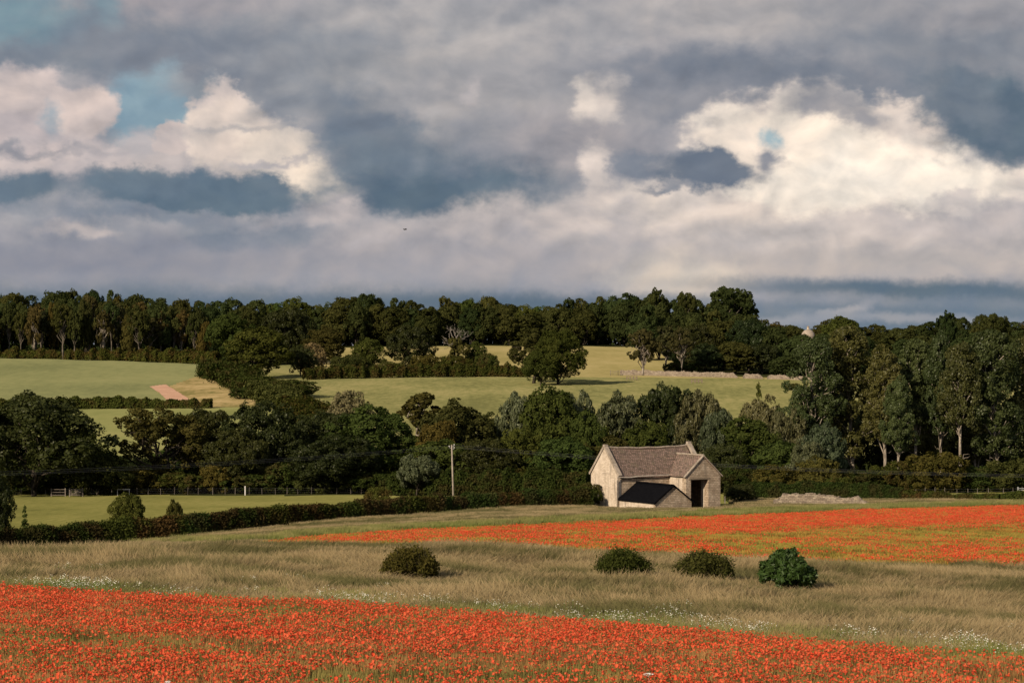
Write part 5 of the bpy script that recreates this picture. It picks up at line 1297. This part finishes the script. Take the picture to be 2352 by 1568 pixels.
    P, px, cy = grid_pts(118, 312, 1.55, r); inb2 = (cy+r.normal(size=len(P))*1.2 < E2(px)) & (cy+r.normal(size=len(P))*.8 > E3(px)) & (px > 590) & (P[:, 1] < 311)
    P = P[inb2]; n = len(P)
    scatter('far_crop', c2, P, r.integers(0, 4, n), r.uniform(-3, 3, n), r.uniform(.85, 1.1, n), 'yellow-green crop of the far poppy strip')
    ftl = []
    for k in range(4):
        VV, QQ, HH, SS, TT = [], [], [], [], []; b = 0
        for j in range(17):
            V, Q, H, S = flower(r, 6, r.uniform(.038, .055), r.choice([.4, .8, 1.1]), r.uniform(.40, .56), r.uniform(.1, 1.), False, r.uniform(-.5, .5), r.uniform(-.5, .5))
            VV.append(V); QQ.append(Q+b); HH.append(H*.6+.4); SS.append(S); TT.append(np.full(len(V), r.random())); b += len(V)
        ftl.append(mesh_np('poppy_tile', np.vstack(VV), np.vstack(QQ), mp, {'h': np.concatenate(HH), 'tone': np.concatenate(TT), 'stem': np.concatenate(SS)}))
    P, px, cy = grid_pts(118, 312, .62, r); k = (cy+r.normal(size=len(P))*1.2 < E2(px)-1) & (cy > E3(px)+1.2) & (px > 590) & (P[:, 1] < 311); P, px, cy = P[k], px[k], cy[k]
    f = fbm(P[:, 0]*.10, P[:, 1]*.06, 51); v = (cy-E3(px))/np.maximum(E2(px)-E3(px), 4)
    dens = np.clip(.36+1.5*(f-.5), .03, 1)
    red = np.exp(-((v-.16)/.17)**2)*np.interp(px, [900, 1300, 1700], [.2, .7, 1.2]); dens = dens*.75+red
    dens *= np.where(v < .12, np.interp(px, [600, 1500, 2000], [.12, .4, 1]), 1)
    for gx_, gy_, sx_, sy_, am in ((2150, 1222, 300, 15, .93), (1780, 1226, 150, 9, .7), (2330, 1215, 160, 18, .6), (1600, 1240, 90, 7, .4), (2010, 1262, 160, 12, .4)):
        dens *= 1-am*np.exp(-((px-gx_)/sx_)**2-((cy-gy_)/sy_)**2)
    k = r.uniform(size=len(P)) < dens*.95; P = P[k]; n = len(P); print('far poppy tiles', n)
    scatter('far_poppies', ftl, P, r.integers(0, 4, n), r.uniform(-3, 3, n), r.uniform(.85, 1.1, n), 'red poppies of the far strip, deepest red along its top edge')
    # --- daisies
    md_, t, o = new_mat('daisy_petal'); hh = t.n('ShaderNodeAttribute', attribute_name='h').outputs['Fac']; d = t.n('ShaderNodeBsdfDiffuse')
    t.put(d.inputs[0], t.ramp(hh, [(0, (.10, .15, .03)), (.3, (.12, .17, .04)), (.35, (.60, .56, .44)), (1, (.68, .64, .52))])); t.L.new(d.outputs[0], o.inputs[0])
    dm = []
    for k in range(4):
        V = []; Q = []; H = []
        for j in range(30):
            x, y, z = r.uniform(-.4, .4), r.uniform(-.4, .4), r.uniform(.38, .70); a = r.uniform(.011, .019); ti = r.uniform(-.9, .1); b = len(V); ca, sa = math.cos(ti), math.sin(ti)
            for s in range(8):
                w = s*math.pi/4; u_, v_ = math.cos(w)*a, math.sin(w)*a; V.append((x+u_, y+v_*ca, z-v_*sa)); H.append(1)
            Q += [(b, b+1, b+2, b+3), (b, b+3, b+4, b+5), (b, b+5, b+6, b+7)]
            b = len(V); V += [(x-.003, y, z), (x+.003, y, z), (x+.003, y, .0), (x-.003, y, .0)]; H += [.2, .2, 0, 0]; Q.append((b, b+1, b+2, b+3))
        dm.append(mesh_np('daisy_clump', V, Q, md_, {'h': H}))
    P, px, cy = grid_pts(46, 112, .5, r); d = E1(px)-cy; w = np.zeros(len(P))
    for x0, sx_, dd, sd, am in ((160, 80, 14, 7, .75), (320, 70, 10, 7, .8), (400, 60, 9, 6, .8), (780, 50, 12, 8, .6), (860, 60, 8, 7, .6), (980, 50, 22, 11, .5), (1120, 60, 14, 8, .6), (1280, 50, 18, 10, .3), (1400, 70, 16, 8, .5), (1560, 45, 24, 10, .9), (1650, 60, 22, 10, 1.0), (1720, 50, 16, 8, .8), (2000, 60, 24, 11, .5), (2100, 60, 24, 10, .6), (2230, 70, 20, 10, .7), (2320, 60, 14, 8, .5)):
        w = np.maximum(w, am*np.exp(-((px-x0)/sx_)**2-((d-dd)/sd)**2))
    f = fbm(P[:, 0]*.5, P[:, 1]*.5, 61); k = r.uniform(size=len(P)) < (w*(.1+1.6*np.clip(f-.45, 0, 1)*3)*1.5+.006*(d > 0)*(d < 60)); P = P[k]; n = len(P)
    scatter('daisies', dm, P, r.integers(0, 4, n), r.uniform(-.4, .4, n), r.uniform(.75, 1.1, n), 'white daisies in patches along the edge of the near poppies')
build_vegetation()

# pale umbels standing clear of the poppies
def umbel(px, py, Y, rad, label):
    g = G(px, Y); h = top_z(py, Y)-g.z; o = link('umbel_flower', None, loc=g); tag(o, label, 'flower')
    mb = MB(); mb.tube([(0, 0, 0), (.01, 0, h*.6), (0, 0, h-.05)], .005, 5); mb.build('stem', G_edge if False else M_post, o); r = R(int(px)); mb = MB()
    for i in range(34):
        a = r.uniform(0, 6.28); k = rad*r.uniform(0, 1)**.5; c = Vector((math.cos(a)*k, math.sin(a)*k, h-.02*(k/rad)**2)); s = r.uniform(.007, .012)
        mb.tube([c-Vector((0, 0, .006)), c+Vector((0, 0, .004))], [s, s*.8], 6)
        if i % 3 == 0: mb.tube([(0, 0, h-.06), c-Vector((0, 0, .006))], .0012, 3)
    mb.build('flower_head', M_white, o)
umbel(1490, 1545, 45, .11, 'flat white umbel flower standing above the near poppies, lower middle')
umbel(386, 1563, 43.6, .06, 'small white umbel flower at the bottom edge on the left')
umbel(240, 1348, 84, .07, 'small white umbel at the top edge of the near poppies, far left')
for o in bpy.data.objects:
    if 'label' in o and len(o['label'].split()) > 16: print('LONG', o.name, o['label'])
